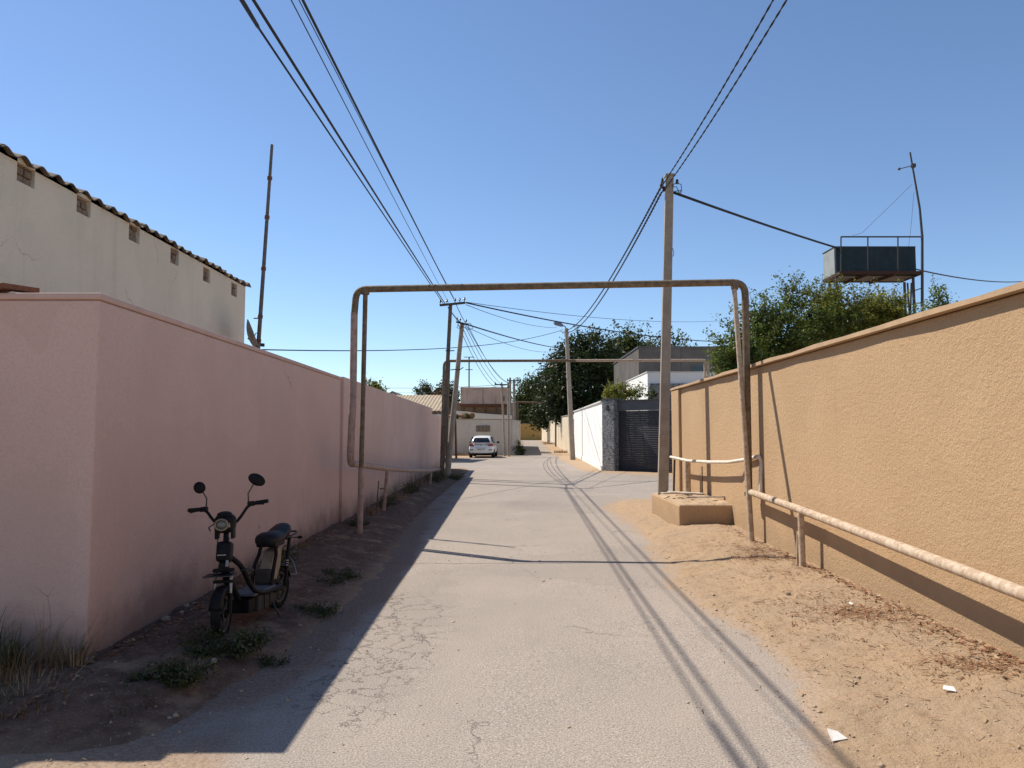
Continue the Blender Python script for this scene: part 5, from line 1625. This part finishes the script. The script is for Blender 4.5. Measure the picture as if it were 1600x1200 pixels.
# handlebar group
hb = [(WB - .17, 0, .905), (WB - .175, .07, .915), (WB - .18, .12, .975), (WB - .19, .165, 1.045), (WB - .205, .21, 1.065), (WB - .23, .30, 1.068)]
for s in (-1, 1):
    roll = .022 * s * (1)
    P = [Vector((x - .03 * s * (y / .3), y * s, z + roll * (y / .3))) for x, y, z in hb]
    MB().tube(arc_path(P, .04, 4), .0125, 8).build('handlebar', M['black_plastic'], t, smooth='auto')
    g0, g1 = P[-2], P[-1]
    d = (g1 - g0).normalized()
    MB().tube([g0 + d * .015, g0 + d * .02, g1 + d * .02, g1 + d * .025], [.016, .0185, .0175, .014], 10).build('grip', M['black_rubber'], t, smooth='auto')
    MB().tube([g1 + d * .025, g1 + d * .033], .016, 10).build('grip_end', M['alloy'], t, smooth='auto')
    MB().bar(g0 - d * .05, g0 + d * .012, .045, .042).build('switch_block', M['black_plastic'], t, bevel=.008)
    MB().tube([g0 + Vector((.03, 0, -.005)), g0 + d * .05 + Vector((.045, 0, -.012)), g1 + Vector((.04, 0, -.02))], [.007, .006, .005], 6).build('brake_lever', M['black_plastic'], t, smooth='auto')
    # mirror
    m0 = g0 - d * .04 + Vector((0, 0, .02))
    mc = m0 + Vector((.0, .055 * s + (.015 if s > 0 else 0), .175 + (.012 if s > 0 else -.01)))
    MB().tube([m0, m0 + Vector((0, -.004 * s, .07)), mc + Vector((0, -.02 * s, -.025)), mc], [.007, .006, .006, .006], 6).build('mirror_stem', M['steel'], t, smooth='auto')
    mr = Matrix.Rotation(R(-28 * s if s > 0 else -35 * s), 3, 'X')
    w_, h_ = (.078, .050) if s > 0 else (.050, .052)
    MB().ellipsoid(mc, (.016, w_, h_), 18, 10, mr).build('mirror', M['black_plastic'], t, smooth=True)
# headlamp nacelle
NX = WB - .13
nac = MB()
sect = [(-.045, .06, .075, .0), (-.03, .085, .10, .0), (.02, .088, .105, 0), (.055, .078, .095, 0), (.075, .05, .065, 0)]
vs, fs = [], []
nseg = 16
for (dx, w, h, _) in sect:
    for k in range(nseg):
        a = 2 * math.pi * k / nseg
        ca, sa = math.cos(a), math.sin(a)
        e = .75
        vs.append((NX + dx, w * math.copysign(abs(ca) ** e, ca), .935 + h * math.copysign(abs(sa) ** e, sa) * (.85 if sa < 0 else .75)))
for i in range(len(sect) - 1):
    for k in range(nseg):
        fs.append((i * nseg + k, i * nseg + (k + 1) % nseg, (i + 1) * nseg + (k + 1) % nseg, (i + 1) * nseg + k))
fs += [tuple(reversed(range(nseg))), tuple(range(4 * nseg, 5 * nseg))]
nac.add(vs, fs).build('headlamp_housing', M['black_plastic'], t, smooth='auto')
yo = -.01
ring = [(NX + .084, yo + .052 * math.cos(a), .925 + .045 * math.sin(a)) for a in np.linspace(0, 2 * math.pi, 25)]
hl = MB().ellipsoid((NX + .074, yo, .925), (.014, .046, .038), 16, 8).build('headlamp', M['lens'], t, smooth=True)
MB().tube(ring, .008, 6, False).build('lamp_ring', M['cream_plastic'], hl, smooth=True)
MB().ellipsoid((NX + .02, 0, 1.005), (.06, .062, .028), 14, 8).build('dash_pod', M['black_plastic'], t, smooth=True)
MB().bar((NX + .07, .045, .90), (NX + .05, .055, .96), .02, .025).build('indicator', M['alloy'], t, bevel=.004)
for s in (-1, 1):
    MB().hexa([(NX - .03, s * .066 - .012), (NX + .05, s * .066 - .012), (NX + .05, s * .066 + .012), (NX - .03, s * .066 + .012)], .80, [.95, .93, .93, .95]).build('side_skirt', M['black_plastic'], t, bevel=.008)
MB().tube([(NX, 0, .86), (NX + .01, .03, .80), (NX + .03, .02, .72), (NX + .02, .04, .60)], .006, 5).build('brake_cable', M['cable'], t, smooth=True)
MB().tube([(NX, -.04, .88), (NX + .06, -.05, .78), (NX + .06, -.03, .62), (WB - .03, -.06, .45)], .005, 5).build('brake_cable', M['cable'], t, smooth=True)
MB().tube([(NX - .02, -.09, .93), (NX + .03, -.13, .90), (NX + .03, -.115, .87)], .006, 5).build('loose_cable', M['cable'], t, smooth=True)
# the whole front assembly is steered a little to its left
SM = Matrix.Translation((WB - .10, 0, 0)) @ Matrix.Rotation(R(13), 4, 'Z') @ Matrix.Translation((-(WB - .10), 0, 0))
for ch in t.children:
    if ch not in fixed:
        for ob in [ch] + list(ch.children): ob.data.transform(SM)
# frame: down tubes, floor, battery
for s in (-1, 1):
    MB().tube(arc_path([(WB - .11, s * .03, .66), (WB - .22, s * .085, .56), (WB - .38, s * .115, .30), (WB - .62, s * .12, .245), (.16, s * .11, .25)], .14, 6), .022, 10).build('frame_tube', M['black_plastic'], t, smooth='auto')
MB().tube([(WB - .10, 0, .60), (WB - .24, 0, .36), (WB - .33, 0, .24)], .026, 10).build('frame_tube', M['black_plastic'], t, smooth='auto')
MB().box((.30, -.125, .262), (.73, .125, .284)).build('footboard', M['footboard'], t, bevel=.006)
MB().box((.27, -.10, .10), (.60, .10, .245)).build('battery_box', M['battery'], t, bevel=.012)
MB().box((.62, -.085, .12), (.75, .085, .24)).build('controller_box', M['black_plastic'], t, bevel=.012)
for x in (.38, .49):
    MB().box((x, .101, .105), (x + .006, .106, .24)).build('box_seam', M['black_plastic'], t)
MB().tube(arc_path([(WB - .20, .085, .52), (WB - .22, .16, .53), (WB - .30, .16, .50), (WB - .31, .10, .44)], .03), .009, 6).build('bag_hook', M['steel'], t, smooth=True)
# seat stays and seat
for s in (-1, 1):
    MB().tube(arc_path([(.34, s * .095, .27), (.29, s * .10, .44), (.20, s * .085, .55), (.19, s * .07, .64)], .12, 6), .017, 10).build('seat_stay', M['black_plastic'], t, smooth='auto')
    MB().tube(arc_path([(0, s * .075, .2), (-.02, s * .085, .36), (-.06, s * .085, .55), (-.12, s * .075, .67)], .1, 6), .017, 10).build('rear_stay', M['black_plastic'], t, smooth='auto')
    for k in range(3):
        MB().tube([(-.018 - .006 * k, s * .085, .40 + .022 * k), (-.02 - .006 * k, s * .085, .409 + .022 * k)], .0185, 10).build('stay_stripe', M['alloy'], t)
    MB().tube([(.30, s * .10, .22), (0, s * .07, .2)], .016, 8).build('swing_arm', M['black_plastic'], t, smooth='auto')
vs = [(.24, .30), (.27, .42), (.17, .57), (.05, .60), (.0, .58), (.04, .42), (.12, .30)]
MB().add([(x, -.055, z) for x, z in vs] + [(x, .055, z) for x, z in vs], [tuple(range(7)), tuple(reversed(range(7, 14)))] + [(i, 7 + i, 7 + (i + 1) % 7, (i + 1) % 7) for i in range(7)]).build('side_panel', M['cream_plastic'], t, bevel=.012)
MB().box((.25, -.07, .29), (.34, .07, .42)).build('tool_box', M['battery'], t, bevel=.015)
MB().box((.03, -.10, .615), (.25, .10, .675)).build('seat_base', M['black_plastic'], t, bevel=.02, seg=3)
sv = []
for (x, w, zl, zh) in ((.30, .075, .635, .72), (.27, .108, .62, .755), (.15, .122, .625, .76), (.06, .118, .63, .745), (.03, .102, .645, .755), (-.12, .10, .665, .815), (-.17, .078, .675, .80)):
    sv.append([(x, -w, zl), (x, w, zl), (x, w * 1.02, lerp(zl, zh, .6)), (x, w * .75, zh), (x, -w * .75, zh), (x, -w * 1.02, lerp(zl, zh, .6))])
vs = [p for s_ in sv for p in s_]; fs = [tuple(reversed(range(6))), tuple(range(36, 42))]
for i in range(6):
    for j in range(6):
        fs.append((6 * i + j, 6 * i + (j + 1) % 6, 6 * i + 6 + (j + 1) % 6, 6 * i + 6 + j))
MB().add(vs, fs).build('seat', M['seat_vinyl'], t, smooth=True, subsurf=1)
MB().tube(arc_path([(.0, .1, .67), (-.20, .11, .69), (-.27, .09, .70), (-.27, -.09, .70), (-.20, -.11, .69), (0, -.1, .67)], .05), .010, 8).build('grab_rail', M['steel'], t, smooth=True)
MB().box((-.26, -.04, .62), (-.22, .04, .67)).build('tail_lamp', M['car_red'], t, bevel=.01)
for s in (-1, 1):
    MB().tube([(-.22, s * .04, .645), (-.22, s * .12, .645)], .006, 6).build('indicator_stem', M['steel'], t)
    MB().ellipsoid((-.22, s * .14, .645), (.018, .026, .016), 10, 6).build('indicator', M['black_plastic'], t, smooth=True)
MB().tube([(-.1, .09, .30), (-.22, .10, .28), (-.25, .06, .38), (-.23, 0, .48)], .006, 5).build('mudflap_wire', M['alloy'], t, smooth=True)
MB().tube([(.32, .09, .13), (.36, .19, .0)], .010, 8).build('kickstand', M['steel'], t, smooth=True)

# ------------------------------------------------------------------ parked white hatchback (local x forward, origin on the ground under the middle)
t = empty('parked_car', (at(754, 716, 48.0).x, 49.9, 0), math.pi / 2 + R(-3))
tag(t, 'small white hatchback parked facing the off-white yard wall', 'car')
secs = [(-1.98, .68, .36, .62), (-1.94, .76, .28, .86), (-1.75, .81, .22, .93), (-1.2, .83, .20, .95), (0, .84, .20, .93), (1.0, .83, .20, .90), (1.55, .80, .22, .80), (1.85, .70, .26, .66), (1.95, .55, .34, .55)]
vs, fs = [], []
for (x, w, z0, z1) in secs:
    vs += [(x, -w * .86, z0), (x, w * .86, z0), (x, w, lerp(z0, z1, .25)), (x, w, lerp(z0, z1, .7)), (x, w * .90, z1), (x, -w * .90, z1), (x, -w, lerp(z0, z1, .7)), (x, -w, lerp(z0, z1, .25))]
for i in range(len(secs) - 1):
    for j in range(8):
        a_, c_ = 8 * i + j, 8 * i + (j + 1) % 8
        fs.append((a_, c_, c_ + 8, a_ + 8))
fs += [tuple(reversed(range(8))), tuple(range(8 * (len(secs) - 1), 8 * len(secs)))]
body = MB().add(vs, fs).build('body', M['car_white'], t, smooth='auto', subsurf=2)
cab = [(-1.90, .68, .88, .60, 1.00), (-1.55, .74, .90, .54, 1.34), (-1.25, .76, .92, .53, 1.44), (-.6, .77, .92, .54, 1.48), (.1, .77, .92, .55, 1.44), (.55, .76, .90, .56, 1.22), (1.0, .74, .86, .62, .92)]
vs, fs = [], []
for (x, w, z0, wr, z1) in cab:
    vs += [(x, -w, z0), (x, w, z0), (x, lerp(w, wr, .75), lerp(z0, z1, .8)), (x, wr * .9, z1), (x, -wr * .9, z1), (x, -lerp(w, wr, .75), lerp(z0, z1, .8))]
for i in range(len(cab) - 1):
    for j in range(6):
        a_, c_ = 6 * i + j, 6 * i + (j + 1) % 6
        fs.append((a_, c_, c_ + 6, a_ + 6))
fs += [tuple(reversed(range(6))), tuple(range(6 * (len(cab) - 1), 6 * len(cab)))]
MB().add(vs, fs).build('cabin', M['car_white'], t, smooth='auto', subsurf=2)
# rear window, side windows
rw = [(-1.905, -.60, 1.00), (-1.905, .60, 1.00), (-1.60, .44, 1.31), (-1.60, -.44, 1.31)]
g = MB().add([(x - .03, y, z) for x, y, z in rw] + [(x + .06, y, z) for x, y, z in rw], [(3, 2, 1, 0), (4, 5, 6, 7), (0, 1, 5, 4), (1, 2, 6, 5), (2, 3, 7, 6), (3, 0, 4, 7)])
g.build('rear_window', M['glass'], t, bevel=.02)
MB().bar((-1.72, -.45, 1.42), (-1.72, .45, 1.42), .10, .03).build('spoiler', M['car_white'], t, bevel=.01)
for s in (-1, 1):
    MB().add([(-1.45, s * .775, .97), (.55, s * .775, .97), (.05, s * .66, 1.38), (-1.25, s * .66, 1.38), (-1.45, s * .72, .97), (.55, s * .72, .97), (.05, s * .6, 1.38), (-1.25, s * .6, 1.38)],
             [(0, 1, 2, 3), (7, 6, 5, 4), (0, 4, 5, 1), (1, 5, 6, 2), (2, 6, 7, 3), (3, 7, 4, 0)]).build('side_window', M['glass'], t)
    MB().add([(-1.965, s * .42, .86), (-1.965, s * .74, .92), (-1.90, s * .79, .78), (-1.97, s * .50, .76), (-1.90, s * .42, .86), (-1.80, s * .79, .92), (-1.80, s * .80, .78), (-1.9, s * .5, .76)],
             [(0, 1, 2, 3), (7, 6, 5, 4), (0, 4, 5, 1), (1, 5, 6, 2), (2, 6, 7, 3), (3, 7, 4, 0)]).build('tail_lamp', M['car_red'], t, bevel=.012)
    MB().box((-2.0, s * .62 - .13, .50), (-1.95, s * .62 + .13, .55)).build('bumper_reflector', M['steel'], t)
    mr = MB().ellipsoid((.55, s * .93, 1.0), (.07, .11, .075), 12, 8).build('side_mirror', M['black_plastic'], t, smooth=True)
    for x in (-1.22, 1.22):
        w = MB().lathe([(.16, -.10), (.27, -.10), (.30, -.06), (.30, .06), (.27, .10), (.16, .10)], (x, s * .73, .30), (0, 1, 0), 24).build('wheel', M['black_rubber'], t, smooth='auto')
        MB().lathe([(0, .09 * s), (.17, .085 * s), (.185, .10 * s), (.19, .02 * s)], (x, s * .73, .30), (0, 1, 0), 20).build('rim', M['alloy'], w, smooth='auto')
MB().box((-2.02, -.84, .25), (-1.88, .84, .30)).build('bumper_lip', M['black_plastic'], t, bevel=.02)
pl = MB().box((-2.03, -.27, .49), (-1.97, .27, .61)).build('number_plate', M['plate'], t, bevel=.005)
for i in range(7):
    if i == 2: continue
    MB().box((-2.036, -.22 + i * .065, .52), (-2.031, -.22 + i * .065 + .035, .58)).build('plate_character', M['ink'], pl)
MB().box((-1.995, -.34, .64), (-1.965, .34, .66)).build('hatch_handle', M['alloy'], t)
MB().lathe([(0, 0), (.045, .004), (.05, 0)], (-1.985, 0, .84), (-1, 0, 0), 14).build('badge', M['alloy'], t)
MB().box((-1.7, -.7, .16), (1.7, .7, .30)).build('underbody', M['black_plastic'], t)
